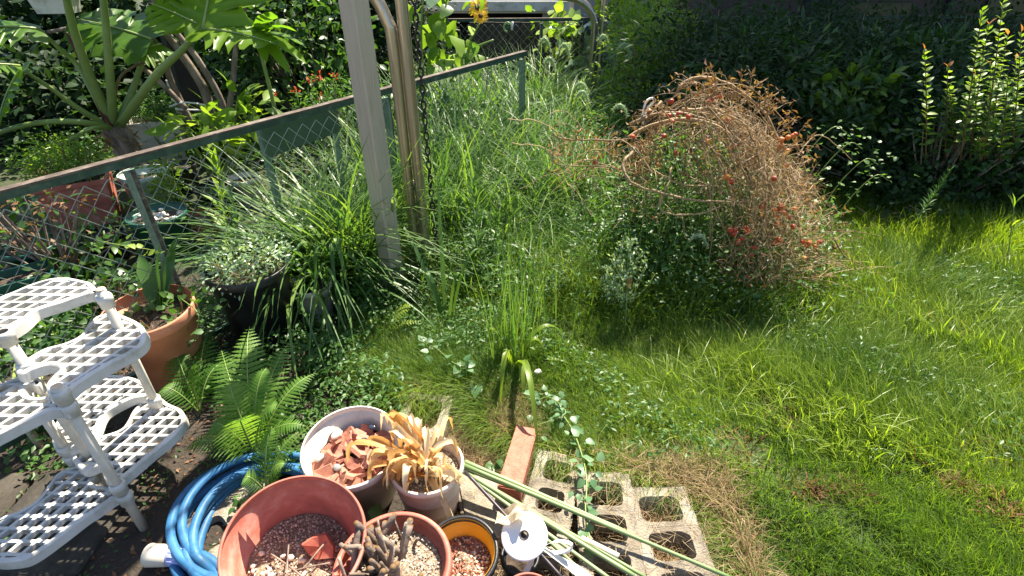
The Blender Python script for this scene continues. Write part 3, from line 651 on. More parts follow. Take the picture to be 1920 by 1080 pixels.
trough('square terracotta planter behind the fence under feathery green weeds', ctr(135, 330, .36), .42, .36, .36, 'terra', .5)
trough('white planter trough with wiry grass behind the small tree', ctr(288, 222, .42), .42, .26, .42, 'wpot', .35)
trough('cream hanging tray planter at the top left behind the big leaves', atY(112, 24, 4.6), .30, .16, .14, 'wpot', .1)
trough('dark green planter box corner at the left edge behind the fence', ctr(35, 520, .2), .3, .2, .22, 'dgpot', .7)

for px, py, h, rt, hh, mt, lab in [(60,470,.2,.15,.24,'dgpot','green flowerpot low behind the left end of the fence'),(190,440,.2,.13,.2,'blackp','black nursery pot between the planter and the dark green pot'),(372,400,.22,.12,.2,'terra','small terracotta pot behind the mesh by the black pot'),(330,300,.3,.13,.26,'blackp','black pot under the small tree'),(455,330,.25,.12,.24,'wpot','pale pot behind the mesh among grass')]:
    pot('flowerpot', lab, 'flowerpot', ctr(px, py, h), rt, rt*.72, hh, mt, fill=.85)
# ================================================================== HOSE
def hose():
    t = thing('garden_hose', 'blue garden hose coiled on the ground with lavender and cream connector', 'hose', (-.95, 1.15, 0))
    c = at(488, 962, .05)[:2]; P = []; e = at(352, 1043, .035); n = 7; N = n*26
    for i in range(N):
        a = -1.9+2*math.pi*i/26; k = i/26; r = .232+.04*math.sin(k*2.9+.5)+.012*math.sin(a*2+k*3)+.005*math.sin(a*3)
        P.append((c[0]+r*1.03*math.cos(a)+.018*math.sin(k*5), c[1]+r*math.sin(a)+.018*math.cos(k*4), .020+.017*(k % 3)+.010*math.sin(a+k*2)))
    P = [e, e+[.03, 0, 0], e+[.07, -.006, 0]]+P[2:]
    Q = spline(P, 3); V, Fs = tube(Q, .0155, 12); obj('hose', V, Fs, M['hose'], t)
    u = np.array([-1, .03, 0]); V, Fs = tube([e+u*-.01, e+u*.0, e+u*.055, e+u*.06], [.024, .031, .033, .028], 20); o = obj('connector', V, Fs, M['lav'], t)
    mb = MB()
    for k in range(14):
        a = 2*math.pi*k/14; v = np.array([0, math.cos(a)*.032, math.sin(a)*.032]); V, Fs = tube([e+u*.005+v, e+u*.052+v], .003, 4); mb.add(V, Fs)
    mb.build('grip_rib', M['lav'], o)
    V, Fs = tube([e+u*.061, e+u*.064, e+u*.13, e+u*.136, e+u*.1365], [.026, .034, .037, .034, .018], 20); obj('connector_cap', V, Fs, M['cream'], t)
hose()

# ================================================================== CONCRETE BLOCKS, BRICK
def hblock(label, c, L, Wd, h, ang, holes=3, top=.0, wall=.036, grp=None):
    """hollow block, long axis local y, holes through z"""
    cells = []; step = (L-wall)/holes; mb = MB(); N = 24
    mbV = []; mbF = []
    def ring(hx, hy, cx, cy, z, rr):  # rounded rect as N points starting at angle 0, matched by angle
        out = []
        for k in range(N):
            f = k % 6/3-1; u, v = [(f, -1), (1, f), (-f, 1), (-1, -f)][k//6]
            if rr: s = (abs(u)**5+abs(v)**5)**(-1/5); u, v = u*s, v*s
            out.append((cx+u*hx, cy+v*hy, z))
        return out
    for k in range(holes):
        cy = -L/2+wall/2+step*(k+.5); hy = step/2; hx = Wd/2
        o = ring(hx-.0002, hy, 0, cy, h, 0); i0 = ring(hx-wall, hy-wall/2, 0, cy, h, 1); i1 = ring(hx-wall-.006, hy-wall/2-.006, 0, cy, .005, 1)
        i2 = ring(hx-wall+.003, hy-wall/2+.003, 0, cy, h-.001, 1)
        b = len(mbV); mbV += o+i0+i1
        for j in range(N):
            j2 = (j+1) % N; mbF += [(b+j, b+j2, b+N+j2, b+N+j), (b+N+j, b+N+j2, b+2*N+j2, b+2*N+j)]
    V = np.array(mbV); V[:, 2] += rng.normal(0, .0012, len(V)); mb.add(V, mbF)
    nx = 12; per = []
    for q in np.linspace(-L/2, L/2, 12): per.append((Wd/2, q))
    for q in np.linspace(Wd/2, -Wd/2, 6)[1:]: per.append((q, L/2))
    for q in np.linspace(L/2, -L/2, 12)[1:]: per.append((-Wd/2, q))
    for q in np.linspace(-Wd/2, Wd/2, 6)[1:-1]: per.append((q, -L/2))
    m = len(per); rings = []
    for z, k in ((-.06, 0), (h*.5, .001), (h-.003, 0), (h+.0002, -.0035)):
        rings += [(x+math.copysign(k, x), y+math.copysign(k, y), z) for x, y in per]
    # end strips on top (half wall at both ends)
    R = np.array(rings); R += rng.normal(0, .0012, R.shape)
    mb.add(R, [(r*m+i, r*m+(i+1) % m, (r+1)*m+(i+1) % m, (r+1)*m+i) for r in range(3) for i in range(m)])
    for sgn in (-1, 1):
        y0, y1 = sorted((sgn*(L/2-.002), sgn*(L/2-wall/2-.0)))
        V, Fs = box((-Wd/2+.003, y0, h-.02), (Wd/2-.003, y1, h+.0005)); mb.add(V, Fs)
    Rz = rotz(ang); mb.V = [v@Rz.T+np.array([c[0], c[1], top]) for v in mb.V]
    return mb.build('concrete_block', M['concrete'], None, smooth=False, label=label, cat='concrete block', group=grp)
b3 = at(1262, 1018, .10); hblock('right hand hollow concrete block with dry grass in its cells at the lawn edge', (b3[0]-.005, b3[1]-.01), .44, .215, .10, .05)
b2 = at(1142, 985, .10); hblock('middle hollow concrete block with deep empty cells crossed by the green stakes', (b2[0]-.003, b2[1]-.01), .44, .195, .10, -.06)
b1 = at(1025, 925, .07); hblock('low hollow concrete block just right of the red brick, partly under grass', (b1[0]+.01, b1[1]-.03), .42, .17, .075, -.26)
b0 = at(797, 775, .06); hblock('half buried hollow concrete block behind the pots with dead grass inside', (b0[0], b0[1]-.01), .23, .20, .07, -.12, holes=1, wall=.035)
bh = at(440, 975, .02); hblock('sunken concrete block inside the coil of blue hose', (bh[0], bh[1]), .36, .22, .03, -.75, holes=2, wall=.05)
bm_ = at(905, 945, .05); V, Fs = bevbox(.16, .30, .055, .01, .002); obj('concrete_piece', V@rotz(.25).T+[bm_[0], bm_[1], 0], Fs, M['concrete'], None, smooth=False, label='rough concrete piece on the ground between the yellow pot and the brick', cat='concrete block')
p0, p1 = at(954, 912, .14), at(988, 800, .13); u = p1-p0; L = np.linalg.norm(u)
V, Fs = bevbox(.085, L, .075, .004, .0005); R = rotz(math.atan2(u[1], u[0])-math.pi/2)
obj('brick', V@R.T+[(p0[0]+p1[0])/2, (p0[1]+p1[1])/2, .055], Fs, M['brick'], None, smooth=False, label='single smooth red brick lying at the edge of the grass', cat='brick')

# ================================================================== STAKES, ROD, DISC
def stick(name, a, b, r, mt, lab, cat, grp=None, n=14, joints=0):
    P = bez(a, (a+b)/2+[0, 0, rng.uniform(-.005, .006)], b, n); rr = np.full(n, r)
    if joints: rr = r*(1+.12*(np.arange(n) % 4 == 0))
    V, Fs = tube(P, np.linspace(1, .8, n)*rr, 8); return obj(name, V, Fs, M[mt], None, rng.uniform(.2, .9)+0*V[:, 0], label=lab, cat=cat, group=grp)
for k, (a, b, c, d, r, l) in enumerate([
    (868,872,1372,1084,.0078,'longest green stake of the bundle, reaching past the right block'), (872,866,1180,1000,.008,'green stake of the bundle with a blunt end lying over the middle block'),
    (870,884,1190,1080,.0085,'thick green stake lying second from the front in the bundle'), (890,902,1150,1090,.007,'front green stake of the bundle beside the white ribbon'),
    (905,905,1215,1085,.0068,'thin yellowish green stake in the middle of the bundle'), (868,878,1085,960,.006,'short green stake on top of the bundle'), (930,925,1105,1085,.007,'green stake half hidden under the ribbon end')]):
    stick('garden_stake', at(a, b, .19-.008*k), at(c, d, .125+.006*(k % 3)), r, 'stake', l, 'stake', 'bundle of green stakes', joints=1)
q0 = at(1090, 1010, .14); q1 = at(1160, 1043, .14); stick('cane_piece', q0, q1, .011, 'cap', 'short pale cane piece lying among the green stakes', 'cane')
stick('green_cane', at(690, 765, .07), at(745, 800, .07), .008, 'stake', 'short green cane behind the white pot', 'stake')
stick('green_cane', at(583, 668, .06), at(658, 730, .04), .010, 'stake', 'grey green cane slanting through the ferns left of the lawn', 'stake')
stick('metal_rod', at(872, 884, .25), at(1062, 1092, .19), .0062, 'rod', 'dark metal rod passing through the white disc', 'rod')
dcx = at(983, 1004, .225)
def disc():
    t = thing('white_disc', 'white plastic disc threaded on the dark rod with ochre paper tucked behind', 'disc', dcx)
    R = tilt((1, -.4, 0), .35); n = 48; V = []; prof = [(.012, .003), (.068, .001), (.072, -.002), (.070, -.008), (.066, -.006), (.012, -.002)]
    V, Fs = lathe(prof+[prof[0]], n); obj('plate', V@R.T+dcx, Fs, M['white'], t)
    V, Fs = lathe([(.0105, .002), (.0125, .0045), (.0155, .0035)], 24); obj('hole_rim', V@R.T+dcx, Fs, M['rod'], t)
    g = 9; V = []; c0 = dcx+[-.04, .055, .0]
    for i in range(g):
        for j in range(g): u, v = i/(g-1)-.5, j/(g-1)-.5; V.append(c0+[u*.085+v*.02, v*.06-u*.015, .012*math.sin(u*9+v*4)+.012*math.cos(v*11)+.018*math.sin(u*4)+.02])
    obj('paper_scrap', V, [(i*g+j, i*g+j+1, (i+1)*g+j+1, (i+1)*g+j) for i in range(g-1) for j in range(g-1)], M['paper'], t)
disc()
def ribbon(pts, wd, lab):
    P = spline(pts, 6); T = np.gradient(P, axis=0); T /= np.linalg.norm(T, axis=1)[:, None]; V = []
    for i, (p, tt) in enumerate(zip(P, T)):
        s = np.cross(tt, [math.sin(i*.25), .3, 1]); s /= np.linalg.norm(s); V += [p-s*wd/2, p+s*wd/2]
    obj('ribbon', V, [(2*i, 2*i+1, 2*i+3, 2*i+2) for i in range(len(P)-1)], M['ribbon'], None, label=lab, cat='ribbon')
ribbon([at(1010,1022,.2),at(1030,1035,.21),at(1055,1052,.19),at(1080,1068,.17),at(1110,1090,.15)], .03, 'long shiny white ribbon end trailing to the bottom edge')
ribbon([at(1010,1030,.2),at(1040,1015,.24),at(1068,1018,.24),at(1070,1030,.22),at(1045,1036,.2),at(1012,1032,.19)], .016, 'white ribbon loop tied beside the disc')
ribbon([at(1012,1025,.2),at(1000,1045,.18),at(985,1075,.15)], .018, 'short white ribbon tail hanging toward the bottom edge')
# white plastic tie on the dead vines, snail, dead leaf, green ornament on the far fence
V, Fs = tube(spline([atY(1203,225,2.95),atY(1207,205,2.93),atY(1212,190,2.93),atY(1222,184,2.94),atY(1226,190,2.95),atY(1214,205,2.96),atY(1205,232,2.96)],5), .006, 6); obj('plastic_tie', V, Fs, M['white'], None, label='white plastic tie looped round the dead vines', cat='tie')
# ================================================================== VEGETATION
def proj(P):
    P = np.asarray(P); y, z = P[..., 1], P[..., 2]-CAMH
    d = y*CP-z*SP; dn = -y*SP-z*CP
    return 960+F*P[..., 0]/d, 540+F*dn/d
def grass(name, n, xr, yr, L, wd, th, kap, mt, dens=None, label=None, cat=None, seg=3, az=None, azj=.9, rbias=0, parent=None, marg=750, Lvar=None):
    x = rng.uniform(*xr, n*3); y = rng.uniform(*yr, n*3); k = rng.uniform(0, 1, n*3) < (dens(x, y) if dens else 1)
    px, py = proj(np.stack([x, y, 0*x], 1)); k &= (px > -marg) & (px < 1920+marg) & (py > -40) & (py < 1080+marg+60)
    x, y = x[k][:n], y[k][:n]; m = len(x)
    A = (az(x, y) if az else rng.uniform(0, 6.28, m))+rng.normal(0, azj, m)
    LL = rng.uniform(*L, m)*(Lvar(x, y) if Lvar else 1); root = np.stack([x, y, G(x, y)-.004], 1)
    V, Fs, kk = blades(root, A, LL, rng.uniform(*wd, m), rng.uniform(*th, m), rng.uniform(*kap, m), seg)
    r = np.clip(rng.normal(.5+rbias, .2, m)+.22*n2(x, y, 3), 0, 1)
    return obj(name, V, Fs, M[mt], parent, np.repeat(r, kk), True, label=label, cat=cat, kind='stuff')
swirl = lambda x, y: 2.6+2.2*n2(x, y, 1.4)+.6*n2(x, y, 4, 2)
lm = lambda x, y: lawn_mask(x, y)
edge = lambda x, y: np.clip(4*lawn_mask(x, y)*(1-lawn_mask(x, y)), 0, 1)
lv = lambda x, y: .75+.35*n2(x, y, 3.2, 5)+.25*sst(1.0, 2.2, x)
patch = lambda x, y: .35*sst(.3, .7, n2(x, y, 6, 6))*(x > .7)*(y < 1.32)+sst(.45, .65, n2(x, y, 5, 8))*(y > 1.2)
clear = lambda x, y: (1-.65*patch(x, y))*np.where((n2(x, y, 2.6, 4) > .45) & (y < 1.5), .45, 1)
grass('lawn_grass', 138000, (-1, 3.7), (.85, 2.6), (.065, .15), (.0022, .0042), (.05, .9), (.2, 1.3), 'grass', lambda x, y: lm(x, y)*clear(x, y), 'long fine green lawn grass matted across the foreground right', 'grass', az=swirl, Lvar=lv)
grass('lawn_grass', 62000, (-.9, 5.2), (2.4, 4.3), (.12, .25), (.0035, .0068), (.05, .8), (.2, 1.2), 'grass', lm, 'green lawn grass in the middle distance around the dead vines', 'grass', az=swirl, Lvar=lv, rbias=.1)
grass('lawn_grass', 17000, (-1.5, 7.5), (4.2, 7.4), (.12, .24), (.006, .010), (.05, .6), (.2, 1.0), 'grass', lambda x, y: .2+lm(x, y), 'rough grass growing toward the far fence', 'grass', az=swirl, seg=3)
grass('coarse_grass', 17000, (.3, 5), (1.3, 3.5), (.10, .20), (.005, .009), (.1, .9), (.3, 1.3), 'grass2', lambda x, y: lm(x, y)*sst(.5, 1.9, x+.3*n2(x, y, 3))*.9, 'broader brighter grass blades in the lawn at the right', 'grass', az=swirl, rbias=.15)
grass('dry_grass', 4200, (-.9, 2.2), (.85, 2.3), (.04, .10), (.0016, .003), (.1, 1.3), (.2, 1.6), 'straw', lambda x, y: np.clip(edge(x, y)*1.2+.03*lm(x, y), 0, 1)*np.where(x > .25, .4, 1), 'straw coloured dead grass along the ragged lawn edge', 'grass', rbias=-.05)
grass('dry_grass', 5200, (-.45, .12), (1.3, 1.78), (.05, .12), (.0016, .003), (.2, 1.4), (.3, 1.8), 'straw', lambda x, y: .8*np.exp(-((x+.08)**2+(y-1.48)**2*1.6)/.02)+.25, 'tangle of brown dead grass between the pots and the red brick', 'grass', rbias=-.15)
grass('dry_grass', 4800, (.40, .80), (.84, 1.34), (.07, .17), (.0016, .0028), (.2, 1.3), (.3, 1.8), 'straw', None, 'wiry dead grass growing through the cells of the right block', 'grass')
grass('dry_grass', 4200, (-.3, .5), (.8, 1.4), (.05, .11), (.0014, .0026), (.3, 1.4), (.3, 1.8), 'straw', None, 'short dead grass between the pots and stakes', 'grass')
grass('dead_clover', 4500, (.75, 1.75), (.86, 1.25), (.04, .09), (.006, .013), (.1, 1.2), (.3, 1.8), 'dead', lambda x, y: patch(x, y), 'withered brown clover patches in the lawn at the bottom right', 'clover', seg=2)
grass('dead_clover', 1500, (.3, 2.4), (1.2, 2.4), (.04, .09), (.005, .011), (.1, 1.2), (.3, 1.8), 'dead', lambda x, y: patch(x, y), 'small withered brown tufts scattered in the lawn', 'clover', seg=2)
grass('tall_grass', 9000, (-.55, 1.1), (2.35, 4.6), (.16, .42), (.006, .012), (.05, .6), (.3, 1.7), 'sedge', lambda x, y: sst(2.3, 2.9, y)*(1-sst(.7, 1.1, x)), 'tall unmown grass between the bronze pipes and the dead vines', 'grass', seg=4, rbias=.1)
grass('tall_grass', 4200, (.2, 1.9), (2.2, 3.4), (.12, .32), (.004, .008), (.05, .7), (.3, 1.6), 'grass', lambda x, y: np.exp(-((x-1.0)/.65)**2-((y-2.6)/.35)**2), 'longer dark grass spilling from under the dead vines', 'grass', seg=4)
grass('edge_grass', 17000, (-.6, 1.1), (.84, 1.9), (.09, .2), (.0022, .004), (.3, 1.1), (.5, 1.5), 'grass', lambda x, y: edge(x, y), 'longer lawn grass flopping over the concrete blocks', 'grass', az=lambda x, y: -1.9+1.2*n2(x, y, 3), azj=.5, rbias=.15, seg=4)
m = 700; x = rng.uniform(-.28, .78, m); y = rng.uniform(.84, 1.38, m); zz = np.where(x > .15, .106, .03)+rng.uniform(0, .012, m)
V, Fs, kk = blades(np.stack([x, y, zz], 1), rng.uniform(0, 6.28, m), rng.uniform(.03, .10, m), rng.uniform(.0014, .0026, m), rng.uniform(1.35, 1.6, m), rng.uniform(-.25, .25, m), 3)
obj('loose_straw', V, Fs, M['straw'], None, np.repeat(rng.uniform(0, .9, m), kk), label='loose bits of straw scattered over the concrete blocks', cat='straw', kind='stuff')
# low leafy ground cover
def cover(name, n, xr, yr, z, s, mt, dens, label, cat, T=None, up=.7, marg=100):
    x = rng.uniform(*xr, n*3); y = rng.uniform(*yr, n*3); k = rng.uniform(0, 1, n*3) < (dens(x, y) if dens else 1)
    px, py = proj(np.stack([x, y, 0*x], 1)); k &= (px > -marg) & (px < 1920+marg) & (py > -40) & (py < 1200)
    x, y = x[k][:n], y[k][:n]; m = len(x); zz = rng.uniform(*z, m)*(.6+.6*np.clip(n2(x, y, 5, 3)+.4, 0, 1)); a = rng.uniform(0, 6.28, m)
    D = np.stack([np.cos(a), np.sin(a), rng.uniform(-.3, .5, m)], 1); Nn = np.stack([rng.normal(0, .5, m), rng.normal(0, .5, m), np.full(m, up)], 1)
    V, Fs, kk = scatter(T or DIA, np.stack([x, y, G(x, y)+zz], 1), D, Nn, rng.uniform(*s, m))
    return obj(name, V, Fs, M[mt], None, np.repeat(np.clip(rng.normal(.5, .25, m), 0, 1), kk), True, label=label, cat=cat, kind='stuff')
cover('ground_cover', 9000, (-1.9, -.45), (1.3, 2.9), (.01, .16), (.018, .04), 'weed', lambda x, y: sst(-.3, .3, n2(x, y, 4, 9)+.1)*np.where((x < -1.0) & (y < 1.75), .3, 1), 'low leafy weeds in the shade under the fence and around the post', 'weeds')
cover('ground_cover', 1500, (-1.9, -.8), (.85, 1.5), (.003, .03), (.012, .025), 'weed', lambda x, y: .05+.6*sst(.25, .6, n2(x, y, 7, 1)), 'sparse small leaves on the soil below the plant stand', 'weeds')
cover('ground_cover', 15000, (-6, .1), (2.6, 8), (.02, .35), (.035, .08), 'shrub', lambda x, y: (y > 1.764+1.457*(x+1.811)+.08)*(.35+.65*sst(-.5, .4, n2(x, y, 2, 9)))*np.where((y < 4.4) & (x < -1.5), .04, 1), 'mixed leafy undergrowth in the neighbouring bed behind the diagonal fence', 'weeds')
cover('ground_cover', 5200, (.3, 2.0), (2.2, 3.5), (.03, .38), (.018, .045), 'weed', lambda x, y: np.exp(-((x-1.15)/.62)**2-((y-2.85)/.5)**2), 'dense small leaved weeds under the dead vines', 'weeds')
cover('ground_cover', 2500, (-.7, .3), (1.75, 3.0), (.03, .12), (.015, .032), 'weed', lambda x, y: sst(0, .4, n2(x, y, 5, 2))*lm(x, y), 'small leaved weeds threading the grass beside the post foot', 'weeds')
cover('leaf_litter', 1600, (-2, -.3), (.8, 2.2), (.002, .008), (.012, .03), 'dead', None, 'brown leaf litter on the dark soil', 'leaf litter', up=1.5)

cover('lawn_weeds', 5200, (-.6, 3.2), (1.3, 3.2), (.05, .12), (.014, .032), 'weed', lambda x, y: lm(x, y)*sst(.0, .5, n2(x, y, 3.5, 11)), 'clover and small round leaved weeds mixed into the lawn', 'weeds')
cover('lawn_weeds', 3600, (-.6, .6), (1.8, 3.5), (.05, .34), (.02, .05), 'weed', lambda x, y: (.2+.8*sst(.0, .5, n2(x, y, 4, 5)))*np.exp(-((x+.1)/.24)**2-((y-2.6)/.38)**2), 'taller mixed weeds filling the space right of the bronze pipes', 'weeds')
# ---- grass clumps
def clump(label, c, n, L, wd, th, kap, mt, rad=.08, az0=None, azj=3.2, seg=7, cat='grass clump', name='grass_clump', rb=0, group=None, z0=0):
    c = np.array(c, float); root = c+np.c_[rng.normal(0, rad, (n, 2)), np.zeros(n)]; root[:, 2] = G(root[:, 0], root[:, 1])+z0
    A = (az0 if az0 is not None else 0)+rng.uniform(-azj, azj, n)
    V, Fs, k = blades(root, A, rng.uniform(*L, n), rng.uniform(*wd, n), rng.uniform(*th, n), rng.uniform(*kap, n), seg, twist=.15)
    return obj(name, V, Fs, M[mt], None, np.repeat(np.clip(rng.normal(.5+rb, .25, n), 0, 1), k), True, label=label, cat=cat, group=group)
gc = 'arching grass clumps'
def g0(px, py): return at(px, py, 0)
for (px, py, n, L, wd, rad, lab, th, kap) in [
    (615,548,260,(.65,1.2),(.016,.032),.10,'big arching sedge clump spilling to the left of the square post',(.15,.8),(.9,2.2)),
    (600,530,230,(.6,1.05),(.016,.03),.10,'arching grass clump pressed against the left part of the fence',(.2,.9),(.8,2.1)),
    (680,520,190,(.65,1.15),(.015,.028),.10,'tall dark grass clump directly left of the square post',(.1,.5),(.5,1.7)),
    (850,450,230,(.55,1.05),(.013,.024),.15,'thick upright grass clump right of the hanging chain',(.05,.4),(.4,1.5)),
    (905,340,520,(.6,1.15),(.011,.020),.28,'largest sedge mound in the middle distance with drooping bright blades',(.1,.7),(.7,2.0)),
    (985,310,420,(.5,1.0),(.010,.018),.28,'sedge mound combed to the right in front of the far pipes',(.1,.8),(.8,2.0)),
    (850,280,380,(.6,1.1),(.014,.024),.26,'tall grass growing against the far end of the diagonal fence',(.05,.5),(.5,1.6)),
    (1000,230,380,(.55,.95),(.014,.024),.26,'bright sunlit grass in front of the far mesh fence',(.05,.6),(.5,1.7)),
    (1090,250,300,(.4,.7),(.012,.020),.26,'soft grass at the foot of the far pipes',(.05,.7),(.6,1.8)),
    (735,400,200,(.6,1.0),(.013,.024),.15,'grass seen between the square post and the bronze pipes',(.05,.4),(.4,1.5)),
    (400,300,90,(.5,.85),(.013,.022),.15,'grass tuft poking over the rusty rail behind the fence',(.05,.6),(.6,1.8)),
    (1085,390,260,(.45,.85),(.010,.018),.2,'leaning grass clump touching the left side of the dead vines',(.1,.8),(.6,1.9)),
    (960,450,200,(.4,.8),(.010,.018),.16,'bright arching grass clump in the gap between chain and vines',(.1,.8),(.8,2.0)),
    (1040,410,300,(.4,.85),(.010,.017),.2,'feathery grass left of the dead vines',(.05,.6),(.5,1.7))]:
    clump(lab, g0(px, py), n, L, wd, th, kap, 'sedge', rad, rb=.1)
clump('slender upright bright grass tuft standing in the lawn at the centre', g0(955,690), 55, (.42,.88), (.005,.008), (0,.2), (.05,.6), 'sedge', .055, rb=.2)
clump('thin upright grass stems just right of the central tuft', g0(1000,640), 60, (.3,.6), (.004,.006), (0,.2), (.1,.6), 'sedge', .07, rb=.2)
for k, (px, py) in enumerate([(1330,750),(1620,560),(1700,640),(1480,640),(1830,620),(1560,460),(1860,470),(1770,520),(1400,700),(1250,740),(1690,480),(1600,800),(1450,820)]):
    clump(['pale looping grass tuft in the lawn','upright grass tuft in the lawn'][k % 2]+' '+['below the dead vines','right of the dead vines','in the bright right hand lawn','under the dark shade of the vines','near the right edge','at the back of the lawn by the vines','in the hedge shadow at the right edge','at the edge of the hedge shadow','left of the vine shadow','just below the vine shadow','by the first lit blades under the hedge','among matted grass lower right','in the lower middle of the lawn'][k], g0(px, py), 26, (.12,.30), (.004,.008), (.1,.8), (.4,1.9), 'grass2', .05, rb=.1, seg=5)
# broad single blades as a plant with leaf parts
def bladeplant(name, label, cat, c, specs, mt, w, n=12):
    t = thing(name, label, cat, c); c = np.array(c, float)
    for k, (tip, up) in enumerate(specs):
        b = c+[rng.uniform(-.02, .02), rng.uniform(-.02, .02), 0]; mid = (b*.45+tip*.55)+[0, 0, up]; V, Fs = strap(b, tip, w*rng.uniform(.75, 1.15), 0, n, rng.uniform(-.5, .5), .2, 0)
        P = bez(b, mid, tip, n)
        T = np.gradient(P, axis=0); T /= np.linalg.norm(T, axis=1)[:, None]; S = np.cross(T, [0.01, 0, 1.]); S /= np.linalg.norm(S, axis=1)[:, None]; V = []
        for i in range(n):
            u = i/(n-1); h = w/2*min(1, .35+u*3)*(1-u**3)*.98+.0004; V += [P[i]-S[i]*h+[0, 0, .25*h], P[i], P[i]+S[i]*h+[0, 0, .25*h]]
        obj('leaf', V, Fs, M[mt], t, rng.uniform(.2, .9)+np.zeros(3*n))
    return t
c = g0(960, 700)
bladeplant('lawn_lily', 'small plant with long arching grey green strap leaves in front of the central tuft', 'plant', c, [(at(937,778,.02),.5),(at(1010,870,.03),.55),(at(1065,640,.12),.35),(at(905,640,.2),.3),(at(1030,690,.05),.4),(at(1068,682,.1),.1),(at(985,760,.04),.3),(at(1000,620,.3),.2)], 'grass2', .03)
c = at(655, 560, 0)
bladeplant('broad_grass', 'coarse grass with folded broad blades hanging down left of the square post', 'plant', c, [(at(545,570,.1),.75),(at(600,600,.08),.8),(at(640,610,.05),.85),(at(665,600,.05),.9),(at(640,430,.35),.6),(at(520,480,.3),.6),(at(585,420,.5),.5),(at(690,560,.1),.6),(at(560,500,.2),.7)], 'sedge', .03, 16)
c = at(840, 620, 0)
bladeplant('broad_grass', 'coarse grass blades crossing in front of the bronze pipe foot', 'plant', c, [(at(745,410,.5),.2),(at(880,560,.15),.5),(at(820,330,.75),.1),(at(790,560,.1),.5),(at(865,590,.1),.6),(at(905,470,.4),.3)], 'sedge', .022, 14)

# ---- seed heads (foxtail)
def foxtail(label, base, top, curve, s=1.0):
    t = thing('foxtail_grass', label, 'foxtail grass', base, 'foxtail grasses'); base = np.array(base); top = np.array(top)
    e = top+np.array([curve*.9, 0, -.03*s]); P = bez(base, base*.2+top*.8+[0, 0, .03], top, 8); V, Fs = tube(P, .0022*s, 4); obj('stem', V, Fs, M['stalk'], t, np.full(len(V), .4))
    Q = bez(top, top+[curve*.5, 0, .05*s], e, 14); V, Fs = tube(Q, .0065*s*np.sin(np.linspace(.25, 3.0, 14))**.5, 7); h = obj('seed_head', V, Fs, M['silver'], t, np.full(len(V), .6))
    m = 240; i = rng.integers(0, 14, m); D = sph(m); V, Fs, k = scatter((np.array([[0,-.05,0],[1,0,0],[0,.05,0]]), np.array([[0,1,2]])), Q[i], D, sph(m), rng.uniform(.014, .022, m)*s)
    obj('bristles', V, Fs, M['silver'], h, np.repeat(rng.uniform(.5, 1, m), 3), kind='stuff')
    a = rng.uniform(0, 6.28); V, Fs = strap(base*.5+top*.5, base*.6+top*.4+np.array([math.cos(a)*.12, math.sin(a)*.05, .1]), .012*s, 0, 7); obj('leaf', V, Fs, M['sedge'], t, .5+np.zeros(len(V)))
for k, (px, py, Y, cv, s, lab) in enumerate([(1012,82,5.6,.10,1.7,'leftmost at the far fence'),(1050,92,5.6,.09,1.7,'second from the left at the far fence'),(1022,118,5.2,.09,1.6,'leaning in front of the mesh fence'),(1122,76,5.6,.10,1.7,'right of the far pipes'),(1160,92,5.2,.11,1.7,'drooping before the feathery bush'),(982,130,5.0,.08,1.5,'near the end post of the diagonal fence'),(1078,165,4.6,.1,1.5,'in front of the far pipe foot'),(1082,180,4.3,.09,1.3,'above the sedge mound'),(915,125,4.6,.03,1.3,'beside the diagonal fence rail'),(1150,205,3.9,.1,1.2,'left of the vine dome'),(1294,448,2.5,.09,1.0,'inside the shade of the dead vines')]):
    p = atY(px, py, Y); b = p.copy(); b[2] = 0; b[0] += -.1; foxtail('foxtail grass with a bristly seed head '+lab, b, p, cv*1.15, s*1.3)

